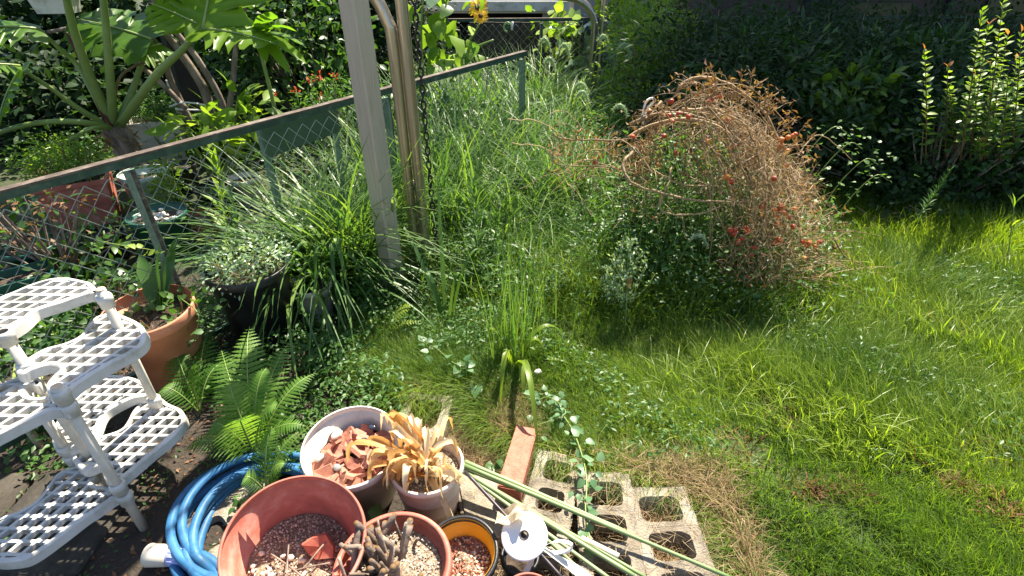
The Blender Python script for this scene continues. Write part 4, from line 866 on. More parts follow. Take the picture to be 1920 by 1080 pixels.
# ================================================================== SHRUBS
LT = dict(nandina=leafT(.34, 3, .3, .25), broad=leafT(.55, 3, .2, .25), small=DIA, oval=leafT(.6, 3, .15, .1))
def shrub(name, label, blobs, n, T, size, mt, cl=90, spread=.14, flat=.3, cat='shrub', hull=True, trunk=None, tmat='bark', rb=0.0, up=.5, tipn=0, group=None, loose=1.0):
    """blobs: [(centre, radii)]; leaves sit in clumps near the surface of the blobs, twigs lead to them"""
    b0 = np.array(blobs[0][0], float); base = np.array([b0[0], b0[1], 0.]) if trunk is None else np.array(trunk, float)
    t = thing(name, label, cat, base, group); PS, DS, NS, SS, RS = [], [], [], [], []
    vol = np.array([r[0]*r[1]+r[1]*r[2]+r[0]*r[2] for _, r in blobs]); per = (n*vol/vol.sum()).astype(int); tw = MB()
    for (c, r), m in zip(blobs, per):
        c, r = np.array(c, float), np.array(r, float); k = max(4, int(m/cl)); u = sph(k); rad = rng.uniform(.55, 1.05, k)[:, None]; cc = c+u*r*rad
        cc[:, 2] = np.maximum(cc[:, 2], .06)
        idx = rng.integers(0, k, m); off = rng.normal(0, spread, (m, 3))*np.array([1, 1, .6])*loose; P = cc[idx]+off; P[:, 2] = np.maximum(P[:, 2], .02)
        D = (P-c)/r*.5+off/spread*.6+rng.normal(0, .5, (m, 3)); D[:, 2] += rng.uniform(-.4, .3, m)
        NN = rng.normal(0, flat, (m, 3))+np.array([0, 0, up])+u[idx]*.3
        PS.append(P); DS.append(D); NS.append(NN); SS.append(rng.uniform(*size, m)); tone = rng.normal(0, .16, k); RS.append(np.clip(.45+rb+tone[idx]+rng.normal(0, .17, m), 0, 1))
        for j in range(min(k, 26)):
            e = cc[j]; Q = bez(base+[rng.normal(0, .04), rng.normal(0, .04), 0], base*.3+e*.7+[0, 0, -.1*r[2]], e, 7); V, Fs = tube(Q, np.linspace(.012, .003, 7), 5, False); tw.add(V, Fs)
    P, D, NN, S, R = map(np.concatenate, (PS, DS, NS, SS, RS))
    if n <= 300:
        Tm = (T[0], [tuple(dict.fromkeys(f)) for f in T[1]]); me = [make_mesh('leaf', Tm[0], Tm[1], M[mt], np.full(len(Tm[0]), c)) for c in (.1+rb*.5, .4+rb*.5, .7+rb*.5, .95+rb*.5)]
        Fr = frames(D, NN)
        for i in range(len(P)): inst('leaf', me[min(3, int(R[i]*4))], t, Matrix.Translation(Vector(P[i]))@Matrix(Fr[i].tolist()).to_4x4()@Matrix.Scale(float(S[i]), 4))
        if tw.n: tw.build('stems', M[tmat], t)
        return t
    V, Fs, k = scatter(T, P, D, NN, S); obj('foliage', V, Fs, M[mt], t, np.repeat(R, k), True, kind='stuff')
    tw.build('stems', M[tmat], t)
    return t
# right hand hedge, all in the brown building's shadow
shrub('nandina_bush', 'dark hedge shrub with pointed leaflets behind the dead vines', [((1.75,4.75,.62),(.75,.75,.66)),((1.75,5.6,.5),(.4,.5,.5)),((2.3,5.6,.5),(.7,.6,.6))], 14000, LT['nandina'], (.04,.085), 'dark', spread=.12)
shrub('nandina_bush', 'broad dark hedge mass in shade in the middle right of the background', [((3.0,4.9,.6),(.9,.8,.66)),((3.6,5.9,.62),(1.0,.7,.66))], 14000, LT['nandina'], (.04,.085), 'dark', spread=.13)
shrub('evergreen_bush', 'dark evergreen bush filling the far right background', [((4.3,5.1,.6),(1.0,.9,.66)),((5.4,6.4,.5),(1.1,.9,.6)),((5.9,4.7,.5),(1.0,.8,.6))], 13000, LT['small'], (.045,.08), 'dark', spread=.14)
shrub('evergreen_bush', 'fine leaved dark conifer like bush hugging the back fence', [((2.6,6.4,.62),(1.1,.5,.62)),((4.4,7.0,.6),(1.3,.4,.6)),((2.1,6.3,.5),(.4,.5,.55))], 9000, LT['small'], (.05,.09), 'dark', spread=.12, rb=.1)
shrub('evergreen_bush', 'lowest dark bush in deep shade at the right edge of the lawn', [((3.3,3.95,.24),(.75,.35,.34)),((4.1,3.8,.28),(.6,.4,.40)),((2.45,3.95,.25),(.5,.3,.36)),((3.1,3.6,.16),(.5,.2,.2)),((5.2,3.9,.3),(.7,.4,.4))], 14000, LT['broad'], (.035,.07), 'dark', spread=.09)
shrub('hydrangea_bush', 'low shrub with broad pale green leaves standing in the hedge shadow', [((*atY(1580,225,4.25)[:2],.70),(.4,.2,.17)),((*atY(1530,215,4.3)[:2],.74),(.25,.15,.13))], 290, leafT(.52, 4, .2, .2), (.085,.13), 'lime', cl=8, spread=.05, rb=-.35, tmat='stalk')
shrub('feathery_bush', 'fine feathery bush between the far pipes and the dark hedge, half sunlit', [((1.25,5.6,.55),(.32,.3,.6)),((1.45,6.2,.95),(.42,.3,.3)),((1.15,5.0,.3),(.28,.25,.3))], 11000, LT['small'], (.028,.055), 'lime', cl=50, spread=.08, up=.2)
shrub('feathery_bush', 'low green herb thicket at the foot of the feathery bush', [((1.0,4.6,.25),(.42,.4,.26)),((1.35,4.3,.25),(.3,.3,.25))], 7000, LT['small'], (.02,.045), 'weed', cl=40, spread=.06, up=.2, rb=.1)
shrub('weed_thicket', 'leafy green weeds growing up inside the open dome of dead vines', [((1.02,3.15,.42),(.38,.25,.32)),((1.35,2.9,.3),(.32,.25,.3)),((.85,2.8,.3),(.25,.25,.25))], 5200, LT['small'], (.03,.055), 'weed', cl=30, spread=.07, rb=.15, tmat='stalk')
shrub('nandina_bush', 'lighter green pointed leaf sprays hanging on the front of the dark hedge', [((1.55,4.25,.62),(.4,.2,.3)),((2.6,4.3,.75),(.5,.2,.22)),((3.3,4.6,.9),(.5,.3,.2)),((2.0,4.5,.9),(.5,.3,.2))], 2600, leafT(.3, 3, .3, .3), (.07,.13), 'shrub', cl=16, spread=.08, rb=-.15)
# lit sprigs rising at the right (privet)
def sprig(label, base, top, nl, s, mt='lime', tipred=True, grp='upright leafy shoots at the right'):
    t = thing('privet_shoot', label, 'leafy shoot', base, grp); base, top = np.array(base), np.array(top)
    P = bez(base, (base+top)/2+[rng.uniform(-.03, .03), 0, .02], top, 12); V, Fs = tube(P, np.linspace(.006, .002, 12), 5); obj('stem', V, Fs, M['drystem'], t, .1+np.zeros(len(V)))
    T0 = leafT(.56, 3, .25, .25); me = []; tipred = tipred and rng.uniform() < .6
    for c in (.15, .45, .75): me.append(make_mesh('leaf', T0[0], [tuple(dict.fromkeys(f)) for f in T0[1]], M[mt], np.full(len(T0[0]), c)))
    mr = make_mesh('leaf', T0[0], [tuple(dict.fromkeys(f)) for f in T0[1]], M['redtip'], np.full(len(T0[0]), .5))
    for k in range(nl):
        u = .12+.88*(k//2+.5)/(nl/2); p = Vector(P[int(u*11)]+(P[min(11, int(u*11)+1)]-P[int(u*11)])*(u*11 % 1)); a = (k % 2)*math.pi+(k//2)*math.pi/2+rng.uniform(-.4, .4)
        q = Matrix.Translation(p)@Matrix.Rotation(a, 4, 'Z')@Matrix.Rotation(-rng.uniform(.2, .9)-(.5 if u > .9 else 0), 4, 'Y')@Matrix.Rotation(rng.uniform(-.4, .4), 4, 'X')@Matrix.Scale(s*(1.1-.45*u)*rng.uniform(.8, 1.15), 4)
        inst('leaf', mr if (u > .965 and tipred) else me[rng.integers(0, 3)], t, q)
for k, (px, py, bx, n, lab) in enumerate([(1733,92,1735,30,'single orange tipped'),(1778,120,1772,24,'short dark based'),(1842,20,1800,44,'tallest'),(1855,42,1818,40,'second tallest'),(1780,165,1790,26,'low bushy'),(1880,5,1840,44,'rightmost tall'),(1890,65,1850,36,'leaning rightward'),(1828,140,1820,30,'middle leafy'),(1890,145,1875,30,'thick edge'),(1915,60,1895,36,'frame edge'),(1880,240,1868,14,'lowest small lit'),(1835,265,1838,14,'tiny pale'),(1858,120,1845,30,'orange topped middle'),(1905,110,1890,30,'bright leaning edge')]):
    Y = 3.55+.12*math.sin(k*2.1); top = atY(px, py, Y); b = atY(bx, 300, Y+.05); b[2] = max(.3, b[2]); sprig(lab+' upright shoot with oval leaves lit against the dark hedge', b, top, int(n*1.25), .068)
shrub('privet_bush', 'dark leafy shrub from which the lit shoots at the right rise', [((3.15,3.72,.55),(.42,.28,.38)),((3.6,3.75,.5),(.4,.3,.4))], 1700, LT['oval'], (.04,.06), 'shrub', cl=22, spread=.07)
# left background
shrub('evergreen_bush', 'tall dark bush behind the small tree at the left rear', [((-2.3,6.6,.8),(.9,.6,1.0))], 6000, LT['broad'], (.08,.13), 'dark', cl=30, spread=.16)
shrub('dark_conifer', 'very dark dense conifer behind the square post', [((-1.55,6.9,.9),(.65,.5,1.1))], 9000, LT['small'], (.05,.09), 'dark', spread=.13, rb=-.3)
shrub('evergreen_bush', 'dark bush in the upper left corner behind the large lobed leaves', [((-4.6,6.6,.7),(1.3,.6,1.0))], 7500, LT['broad'], (.09,.14), 'dark', cl=30, spread=.17)
shrub('evergreen_bush', 'shaded bush at the left edge beyond the pots', [((-5.6,5.0,.6),(.9,.8,.9)),((-4.3,5.3,.4),(.6,.4,.5))], 5500, LT['broad'], (.08,.13), 'dark', cl=30, spread=.16)
shrub('evergreen_bush', 'mid green bush with small glossy leaves left of the square post', [((-2.0,5.6,.8),(.55,.4,.6)),((-2.7,5.8,.9),(.4,.4,.7))], 2600, LT['broad'], (.07,.11), 'shrub', cl=16, spread=.12, rb=.15)
shrub('feathery_bush', 'wiry pale green herb growing in the white planter trough', [((*at(288,222,.42)[:2],.52),(.2,.12,.12))], 1500, LT['small'], (.02,.035), 'weed', spread=.05, rb=.2)
shrub('flowering_herb', 'clump of snapdragon foliage with a few red flowers behind the rail', [((-1.45,4.6,.5),(.35,.2,.28)),((-1.0,4.7,.5),(.25,.2,.26))], 2200, LT['nandina'], (.04,.07), 'weed', cl=20, spread=.07, up=.1)
for k, (px, py) in enumerate([(582,150),(600,145),(628,140),(512,178),(555,170),(604,182)]):
    p = atY(px, py, 4.5); t = thing('red_flower', ['small red flower spike at left among the snapdragon foliage','pinkish red flower spike near the rail','red flower cluster close to the square post','dark red bloom above the pale leaf left of the post','small coral bloom low in the foliage','coral flower resting on the rail'][k], 'flower', (p[0], p[1], p[2]-.2), 'red flowers behind the rail')
    V, Fs = tube([p-[0, 0, .2], p], .003, 4); obj('stem', V, Fs, M['stalk'], t, .4+np.zeros(len(V)))
    V, Fs, q = scatter(LT['broad'], p+rng.normal(0, .014, (16, 3)), sph(16), sph(16), rng.uniform(.014, .026, 16)); obj('petals', V, Fs, M['redfl'], t, np.repeat(rng.uniform(0, 1, 16), q))
shrub('weed_tangle', 'feathery pale weeds spilling over the square terracotta planter', [((*at(125,310,.42)[:2],.46),(.28,.22,.14))], 2200, LT['small'], (.02,.04), 'lime', cl=20, spread=.05, tmat='drystem', rb=-.15)
shrub('weed_tangle', 'small weeds covering the big black pot', [((bp[0]-.02,bp[1],.45),(.18,.18,.07))], 1100, LT['small'], (.018,.035), 'silver', cl=20, spread=.04, tmat='drystem', rb=-.1)
shrub('weed_tangle', 'small leafed weeds in the terracotta pot beside the plant stand', [((tc[0]+.03,tc[1]-.02,.38),(.13,.11,.06))], 150, LT['oval'], (.03,.05), 'weed', cl=14, spread=.05, tmat='drystem', rb=.2)
grass_pot = np.array([tc[0], tc[1]])
r0 = np.c_[grass_pot[0]+rng.normal(-.03, .05, 700), grass_pot[1]+rng.normal(0, .05, 700), np.full(700, .33)]
V, Fs, k = blades(r0, rng.uniform(0, 6.28, 700), rng.uniform(.04, .1, 700), rng.uniform(.002, .003, 700), rng.uniform(.3, 1.4, 700), rng.uniform(.3, 1.8, 700), 3)
obj('dry_moss', V, Fs, M['straw'], None, np.repeat(rng.uniform(0, .6, 700), k), label='dry mossy grass covering the soil of the terracotta pot beside the stand', cat='dry grass', kind='stuff')
shrub('evergreen_bush', 'dark leafy shrub low behind the left end of the mesh fence', [((*at(60,450,.3)[:2],.28),(.4,.25,.25)),((*at(150,480,.2)[:2],.2),(.25,.15,.15))], 280, LT['broad'], (.05,.09), 'shrub', cl=16, spread=.08)
shrub('leafy_weed', 'mixed weeds around the black nursery pot behind the mesh', [((*at(200,460,.1)[:2],.15),(.4,.2,.16)),((*at(380,430,.1)[:2],.15),(.4,.2,.2))], 290, LT['nandina'], (.04,.08), 'weed', cl=16, spread=.07, tmat='drystem')
shrub('dead_shrub', 'tangle of bare brown woody stems behind the left part of the mesh', [((*at(70,420,.4)[:2],.45),(.3,.2,.35))], 160, LT['small'], (.03,.05), 'dead', cl=6, spread=.05)
shrub('yellow_weed', 'small yellow green weed beside the pale green pot', [((*at(318,345,.3)[:2],.3),(.08,.08,.22))], 260, LT['broad'], (.03,.055), 'lime', cl=12, spread=.04, tmat='stalk')
shrub('leafy_weed', 'low weeds on the ground behind the plant stand', [((*at(60,640,.05)[:2],.06),(.3,.2,.09)),((*at(130,600,.05)[:2],.06),(.25,.2,.08)),((*at(20,800,.05)[:2],.03),(.15,.12,.05))], 1100, LT['broad'], (.03,.06), 'weed', cl=14, spread=.06, tmat='stalk', rb=-.1)
shrub('weed_tangle', 'shaded weeds and stems crowding the base of the fence behind the terracotta pot', [((*at(230,560,.1)[:2],.12),(.2,.15,.15))], 400, LT['oval'], (.03,.055), 'shrub', cl=12, spread=.06, tmat='drystem')
# sunlit pale leaves behind the far fence
shrub('climbing_vine', 'vine with pale shining leaves on the far mesh fence by the pipes', [((.95,7.7,.45),(.42,.1,.42)),((1.6,7.75,.5),(.4,.1,.45))], 296, leafT(.75, 3, .15, .2), (.10,.17), 'silver', cl=8, spread=.12, tmat='stalk', flat=.6)
shrub('climbing_vine', 'light green broad leaves rising above the far fence beside the pipes', [((1.55,8.1,1.0),(.4,.2,.28)),((.55,8.0,.8),(.2,.1,.14))], 190, leafT(.7, 3, .15, .2), (.13,.2), 'lime', cl=8, spread=.12, tmat='stalk', flat=.6)
shrub('vegetable_bed', 'bright green leafy plants behind the diagonal fence under the sunflower', [((-.85,4.6,.35),(.5,.5,.35)),((-.3,5.0,.3),(.4,.4,.3))], 1500, LT['broad'], (.05,.09), 'weed', cl=12, spread=.09, rb=.1)
shrub('low_shrub', 'pale yellow green broad leaved shrub behind the rail at left', [((*atY(375,250,4.0)[:2],.58),(.16,.15,.14)),((*atY(470,210,4.2)[:2],.62),(.22,.15,.16))], 100, leafT(.4, 4, .2, .3), (.12,.2), 'lime', cl=6, spread=.06, tmat='stalk')

# ---- small multi stemmed tree behind the left fence
def branchy(name, label, cat, base, specs, mt='bark', r0=.03, part='branch'):
    t = thing(name, label, cat, base)
    for pts, r in specs:
        P = spline([atY(*p) for p in pts], 5); V, Fs = tube(P, np.linspace(r, r*.55, len(P)), 9); obj(part, V, Fs, M[mt], t)
    return t
Yt = 4.7
tt_ = branchy('small_tree', 'small grey stemmed tree with several crooked trunks behind the left fence', 'tree', (*atY(400,240,Yt)[:2], 0), [
    ([(395,262,Yt),(388,180,Yt),(340,100,Yt),(300,40,Yt),(285,-40,Yt)], .042), ([(422,250,Yt),(415,190,Yt),(370,110,Yt),(325,50,Yt),(300,-30,Yt)], .032),
    ([(425,240,Yt),(437,150,Yt+.05),(445,70,Yt+.1),(470,-20,Yt+.1)], .026), ([(360,235,Yt),(320,150,Yt-.05),(305,100,Yt-.1),(275,60,Yt-.1)], .03), ([(350,205,Yt-.1),(290,145,Yt-.1),(220,95,Yt),(150,55,Yt),(90,60,Yt)], .024)])
V, Fs = tube([atY(395,260,Yt)*[1,1,0], atY(395,258,Yt)], .045, 9); obj('trunk', V, Fs, M['bark'], tt_)
V, Fs = tube([atY(424,250,Yt)*[1,1,0], atY(424,245,Yt)], .034, 9); obj('trunk', V, Fs, M['bark'], tt_)
V, Fs, k = scatter(leafT(.5, 3, .2, .2), atY(330,-260,Yt)+rng.normal(0, 1, (700, 3))*[.7, .5, .35], sph(700), rng.normal(0, .4, (700, 3))+[0, 0, 1], rng.uniform(.09, .16, 700)); obj('crown', V, Fs, M['shrub'], tt_, np.repeat(rng.uniform(.2, .9, 700), k), kind='stuff')
def darkpole():
    t = thing('dark_post', 'thick dark leaning post behind the crooked trunks at the left', 'post', (*atY(360,240,5.0)[:2], 0))
    a = atY(375,250,5.0); b = atY(285,-60,5.0); a[2] = 0; V, Fs = tube([a, b], .105, 4); obj('shaft', V, Fs, M['dwood'], t, smooth=False)
    V, Fs = tube([a+[-.16, .1, 0], atY(320,150,5.1)], .05, 4); obj('side_board', V, Fs, M['creamwall'], t, smooth=False)
    V, Fs = tube(spline([atY(318,200,4.6),atY(345,192,4.58),atY(388,198,4.6),atY(386,206,4.65),atY(330,205,4.65)],4), .008, 5); obj('plastic_strap', V, Fs, M['white'], t)
darkpole()

# ---- philodendron
def lobed(parent, base, tip, nrm, wd, mt='phil', lobes=6, droop=.25, rn=.5, seed=0):
    base, tip = np.array(base, float), np.array(tip, float); X = tip-base; L = np.linalg.norm(X); X /= L; Z = np.array(nrm, float); Z -= X*(Z@X); Z /= np.linalg.norm(Z); Y = np.cross(Z, X)
    cols = lobes*6+1; V = []; rows = 5
    ph = rng.uniform(0, 1)
    for sgn in (-1, 1):
        for i in range(cols):
            u = i/(cols-1); Wd = wd*L*(.95-.25*u)*math.sin(math.pi*min(.97, .16+.80*u))**.7; f = (u*lobes+ph*.3) % 1; lo = abs(math.sin(math.pi*f))**.55; hw = Wd*(.28+.72*lo)*(1+.10*math.sin(i*2.7+seed)); sw = (.62-1.0*u*.15)*(1 if u > .12 else -.6+u*10)
            for r in range(rows):
                q = r/(rows-1); y = hw*q; x = u*L*.86+sw*y*.75+(f-.5)*L/lobes*.35*q; x = min(x, L*1.02) if u > .8 else x
                z = -droop*y*y/(wd*L)-.12*L*u*u+.02*L*math.sin(f*6.28+q*2)*q+.012*L*math.sin(i*1.3+seed)*q
                V.append(base+X*x+Y*(sgn*y)+Z*z)
    Fs = [(s*cols*rows+i*rows+r, s*cols*rows+(i+1)*rows+r, s*cols*rows+(i+1)*rows+r+1, s*cols*rows+i*rows+r+1)[::(1 if s else -1)] for s in (0, 1) for i in range(cols-1) for r in range(rows-1)]
    o = obj('leaf', V, Fs, M[mt], parent, np.full(len(V), rn))
    P = np.array([base+X*(u*L*.92)+Z*(-.12*L*u*u+.004) for u in np.linspace(0, 1, 8)]); v, f = tube(P, np.linspace(.010, .002, 8), 6); obj('midrib', v, f, M['stalk'], o, np.full(len(v), .8))
    return o
def phil():
    c = atY(213, 243, 4.35); t = thing('philodendron', 'large philodendron with thick radiating stalks and huge lobed glossy leaves', 'plant', (c[0], c[1], 0))
    V, Fs = tube(spline([(c[0]+.03, c[1], 0), (c[0]+.05, c[1], c[2]*.5), (c[0], c[1], c[2]+.02)], 4), [.11]*4+[.10]*4+[.085], 12); obj('trunk', V, Fs, M['bark'], t)
    V, Fs, k = scatter(leafT(.2, 3), c+rng.normal(0, .05, (160, 3))+[0, 0, -.06], sph(160)+[0, 0, -.3], sph(160), rng.uniform(.06, .14, 160)); obj('dry_sheaths', V, Fs, M['straw'], t, np.repeat(rng.uniform(0, .6, 160), k), kind='stuff')
    def pet(pts, r0, r1, mt='stalk', nm='leaf_stalk'):
        P = spline([c+[rng.uniform(-.02, .02), rng.uniform(-.03, .03), 0]]+[atY(*p) for p in pts], 6); V, Fs = tube(P, np.linspace(r0*.8, r1*.75, len(P)), 10); obj(nm, V, Fs, M[mt], t, np.clip(.35+.3*np.sin(np.arange(len(V))*.02)+0*V[:, 0], 0, 1)); return P[-1]
    a = pet([(290,145,4.2),(340,95,4.05),(381,54,3.95)], .045, .02)
    b = pet([(205,130,4.3),(198,40,4.3),(190,-30,4.3),(180,-110,4.3)], .042, .024)
    d = pet([(172,150,4.3),(140,60,4.2),(122,-20,4.15),(115,-90,4.1)], .05, .024)
    e = pet([(250,165,4.5),(268,110,4.5),(284,74,4.5)], .036, .018)
    f = pet([(150,130,4.5),(110,90,4.45),(74,55,4.4)], .032, .016)
    g = pet([(150,205,4.2),(95,165,4.1),(40,130,4.0)], .03, .016)
    h = pet([(160,230,4.1),(100,228,3.95),(40,236,3.85),(-20,255,3.8)], .03, .02)
    i_ = pet([(175,240,4.0),(130,262,3.9),(100,276,3.85)], .022, .012)
    pet([(216,190,4.4),(225,145,4.4),(262,120,4.4),(302,116,4.4)], .016, .010, 'drystem', 'old_stalk')
    pet([(178,170,4.35),(150,110,4.35),(124,60,4.35)], .045, .010, 'redst', 'red_sheath')
    lobed(t, a, atY(405,-110,4.3), (.0, -1, .35), .8, rn=.85, droop=.12)
    lobed(t, a+[.01, -.02, .0], atY(520,60,3.7), (.1, -.2, 1), .42, rn=.8, droop=.2, seed=11)
    lobed(t, a+[-.02, .03, .01], atY(268,-10,4.0), (.1, -.5, 1), .6, rn=.85, droop=.15, seed=2)
    lobed(t, b, atY(330,-150,4.0), (.1, .1, 1), .6, rn=.5)
    lobed(t, d, atY(-40,-140,3.6), (-.1, .1, 1), .6, rn=.5, seed=1)
    lobed(t, e, atY(110,10,4.6), (.2, -.45, 1), .55, rn=.25, seed=3)
    lobed(t, f, atY(-90,35,4.1), (0, -.35, 1), .6, rn=.3, seed=5)
    lobed(t, g, atY(-30,230,3.6), (-.6, -.3, .7), .5, rn=.35, seed=6)
    lobed(t, g+[0, 0, .02], atY(-70,110,3.7), (.1, -.3, 1), .5, rn=.5, seed=7)
    lobed(t, i_, atY(30,300,3.6), (0, -.3, 1), .4, rn=.6, seed=8)
    lobed(t, e+[.0, .1, -.05], atY(235,95,4.3), (.4, -.4, .8), .7, rn=.6, seed=9)
phil()
t = thing('philodendron', 'smaller drooping yellow green lobed leaf cluster below the big leaf left of the post', 'plant', (*atY(480,95,4.0)[:2], 0))
s0 = atY(480, 62, 4.0); V, Fs = tube(spline([s0*[1,1,0]+[-.1,.1,0], s0*[1,1,.5], s0], 5), .014, 8); obj('leaf_stalk', V, Fs, M['stalk'], t, np.full(len(V), .4))
for k, (a, b) in enumerate([(545,138),(575,120),(500,118),(575,90),(560,60),(520,30)]):
    tip = atY(a, b, 3.7); V, Fs = strap(s0, tip, .085, 0, 9, .3*k-.6, .25, .06); obj('leaf_lobe', V, Fs, M['phil'], t, np.full(len(V), .8 if k < 4 else .4))

# ---- sunflower behind the diagonal fence
def sunflower():
    b = atY(800, 140, 5.0); b[2] = 0; t = thing('sunflower', 'sunflower plants with big drooping leaves and yellow blooms right of the chain', 'sunflower', b)
    for pts in ([(795,150,5.0),(790,80,5.0),(792,20,5.0),(800,-60,5.0)], [(800,150,5.0),(815,70,4.9),(835,10,4.9),(850,-50,4.9)], [(835,130,5.05),(865,95,5.0),(890,60,4.95),(905,30,4.9)], [(835,125,5.05),(890,90,5),(925,75,4.95)], [(812,100,5.),(800,60,4.9),(770,40,4.9)]):
        P = [atY(*p) for p in pts]; P = ([P[0]*[1, 1, 0]] if pts[0][1] >= 150 else [])+P; P = spline(P, 5); V, Fs = tube(P, np.linspace(.014, .007, len(P)), 7); obj('stem', V, Fs, M['stalk'], t, np.full(len(V), .5))
    T = leafT(.8, 6, .15, .45, .7); T = (T[0]*1.0, [tuple(dict.fromkeys(f)) for f in T[1]])
    me = [make_mesh('leaf', T[0]+np.c_[np.zeros((len(T[0]), 2)), .04*np.sin(T[0][:, 0]*14+T[0][:, 1]*9)], T[1], M[m], np.full(len(T[0]), r)) for m, r in (('lime', .2), ('lime', .5), ('weed', .7), ('silver', .5))]
    for k in range(58):
        px, py = rng.uniform(765, 905), rng.uniform(-30, 125); 
        if px > 860 and py < 40 and rng.uniform() < .6: continue
        p = Vector(atY(px, py, rng.uniform(4.7, 5.15))); s = rng.uniform(.09, .24) if px < 850 else rng.uniform(.07, .14)
        q = Matrix.Translation(p)@Matrix.Rotation(rng.uniform(0, 6.28), 4, 'Z')@Matrix.Rotation(rng.uniform(.2, 1.25), 4, 'Y')@Matrix.Rotation(rng.uniform(-.5, .5), 4, 'X')@Matrix.Scale(s, 4)
        inst('leaf', me[rng.choice([0, 1, 1, 2, 3], p=[.2, .25, .2, .2, .15])], t, q)
    for px, py, Y, s in ((897, 14, 4.9, .085), (901, 30, 4.85, .06)):
        c = atY(px, py, Y); N = np.array([.25, -.8, .5]); N /= np.linalg.norm(N); fr = frames(np.array([[1., 0, 0]]), N[None])[0]
        V, Fs = lathe([(.0005, .012), (s*.28, .010), (s*.33, 0), (s*.2, -.012)], 18); fl = obj('flower_head', V@fr.T+c, Fs, M['dead'], t, np.full(len(V), .1))
        a = np.linspace(0, 6.28, 20)[:-1]; D = np.stack([np.cos(a), np.sin(a), .15*np.sin(a*5)], 1)@fr.T
        V, Fs, k = scatter(leafT(.32, 3, .1, .2), c+D*s*.28, D, np.repeat(N[None], len(D), 0), s*rng.uniform(.7, .9, len(D))); obj('petals', V, Fs, M['yellow'], fl, np.repeat(rng.uniform(0, 1, len(D)), k))
sunflower()

# ---- ferns
def frond(parent, base, tip, wd, pairs=18, up=.12, mt='fern', rn=.5, curl=0, serr=5):
    base, tip = np.array(base), np.array(tip); P = bez(base, (base+tip)/2+[0, 0, up], tip, 24); T = np.gradient(P, axis=0); L = np.linalg.norm(tip-base); T /= np.linalg.norm(T, axis=1)[:, None]
    V, Fs = tube(P, np.linspace(.004, .0012, 24), 5); fr = obj('frond', V, Fs, M['stalk'], parent, np.full(len(V), .5)); mb = MB()
    upv = np.array([0, 0, 1.]); 
    for k in range(pairs):
        u = .14+.85*k/pairs; i = int(u*23); p = P[i]+(P[min(23, i+1)]-P[i])*(u*23 % 1); tt = T[i]; S = np.cross(tt, upv); S /= np.linalg.norm(S); N = np.cross(S, tt)
        pl = wd*(math.sin(math.pi*min(1, (1-u)*.62+.0)**.9)+.02)*.98
        for sg in (-1, 1):
            d = S*sg*math.cos(.25)+tt*math.sin(.25)*(1+.3*u); d = d+N*rng.uniform(-.08, .12); d /= np.linalg.norm(d); q = np.cross(N, d); m = serr*2+1; vv = []
            hw0 = min(L*.85/pairs*.47, pl*.2)
            for j in range(m):
                s = j/(m-1); h = hw0*(1-s**1.6)*(1.0 if j % 2 == 0 else .62)+.0003; c = p+d*pl*s-N*.18*pl*s*s
                vv += [c-q*h+d*h*.3*(j % 2 == 0)-N*.1*h, c+N*.0005, c+q*h+d*h*.3*(j % 2 == 0)-N*.1*h]
            mb.add(vv, [(3*j+b, 3*j+3+b, 3*j+4+b, 3*j+1+b) for j in range(m-1) for b in (0, 1)], np.clip(rn+rng.normal(0, .12), 0, 1))
    mb.build('pinnae', M[mt], fr); fr_pin = mb; return fr
t = thing('fern', 'large light green fern rising behind the blue hose', 'fern', at(480, 860, 0)); b = at(480, 860, .03)
for a, bb, h, wd, r in [(468,612,.32,.105,.75),(545,640,.26,.09,.6),(592,700,.22,.08,.5),(430,720,.3,.11,.8),(395,800,.2,.09,.6),(520,760,.30,.10,.7),(345,845,.12,.08,.6),(575,800,.2,.07,.5),(415,655,.2,.09,.35),(500,690,.33,.09,.6),(450,790,.3,.09,.85)]:
    frond(t, b, at(a, bb, h), wd, 20, .16, rn=r)
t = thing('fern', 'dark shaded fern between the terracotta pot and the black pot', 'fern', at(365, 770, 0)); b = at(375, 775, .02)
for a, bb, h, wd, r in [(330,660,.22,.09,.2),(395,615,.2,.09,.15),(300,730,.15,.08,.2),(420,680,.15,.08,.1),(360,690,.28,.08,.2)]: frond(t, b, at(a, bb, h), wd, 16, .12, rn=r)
t = thing('fern', 'small fern sprouting between the hose and the white pot', 'fern', at(500, 925, 0)); b = at(500, 925, .02)
for a, bb, h, wd, r in [(510,800,.22,.06,.8),(595,790,.24,.03,.9),(560,810,.2,.045,.7),(455,900,.1,.05,.6),(535,870,.16,.05,.7)]: frond(t, b, at(a, bb, h), wd, 16, .1, rn=r)
t = thing('fern', 'pale yellow green fern at the foot of the square post', 'fern', at(715, 640, 0)); b = at(715, 640, .03)
for a, bb, h, wd, r in [(775,572,.22,.075,1),(795,605,.12,.04,1),(690,600,.12,.05,.9)]: frond(t, b, at(a, bb, h), wd, 14, .1, mt='lime', rn=r)

# ---- broad leaved plant in the terracotta pot
t = thing('pot_plant', 'upright plant with a few broad strap leaves in the terracotta pot', 'plant', (tc[0], tc[1], .33)); b = np.array([tc[0]+.0, tc[1], .33])
for px, py, h, wd, r in [(335,440,.62,.075,.5),(262,475,.55,.07,.6),(300,455,.66,.06,.3),(318,470,.6,.06,.4)]:
    V, Fs = strap(b, at(px, py, h), wd, 0, 10, .3, .35, .04); obj('leaf', V, Fs, M['weed'], t, np.full(len(V), r))
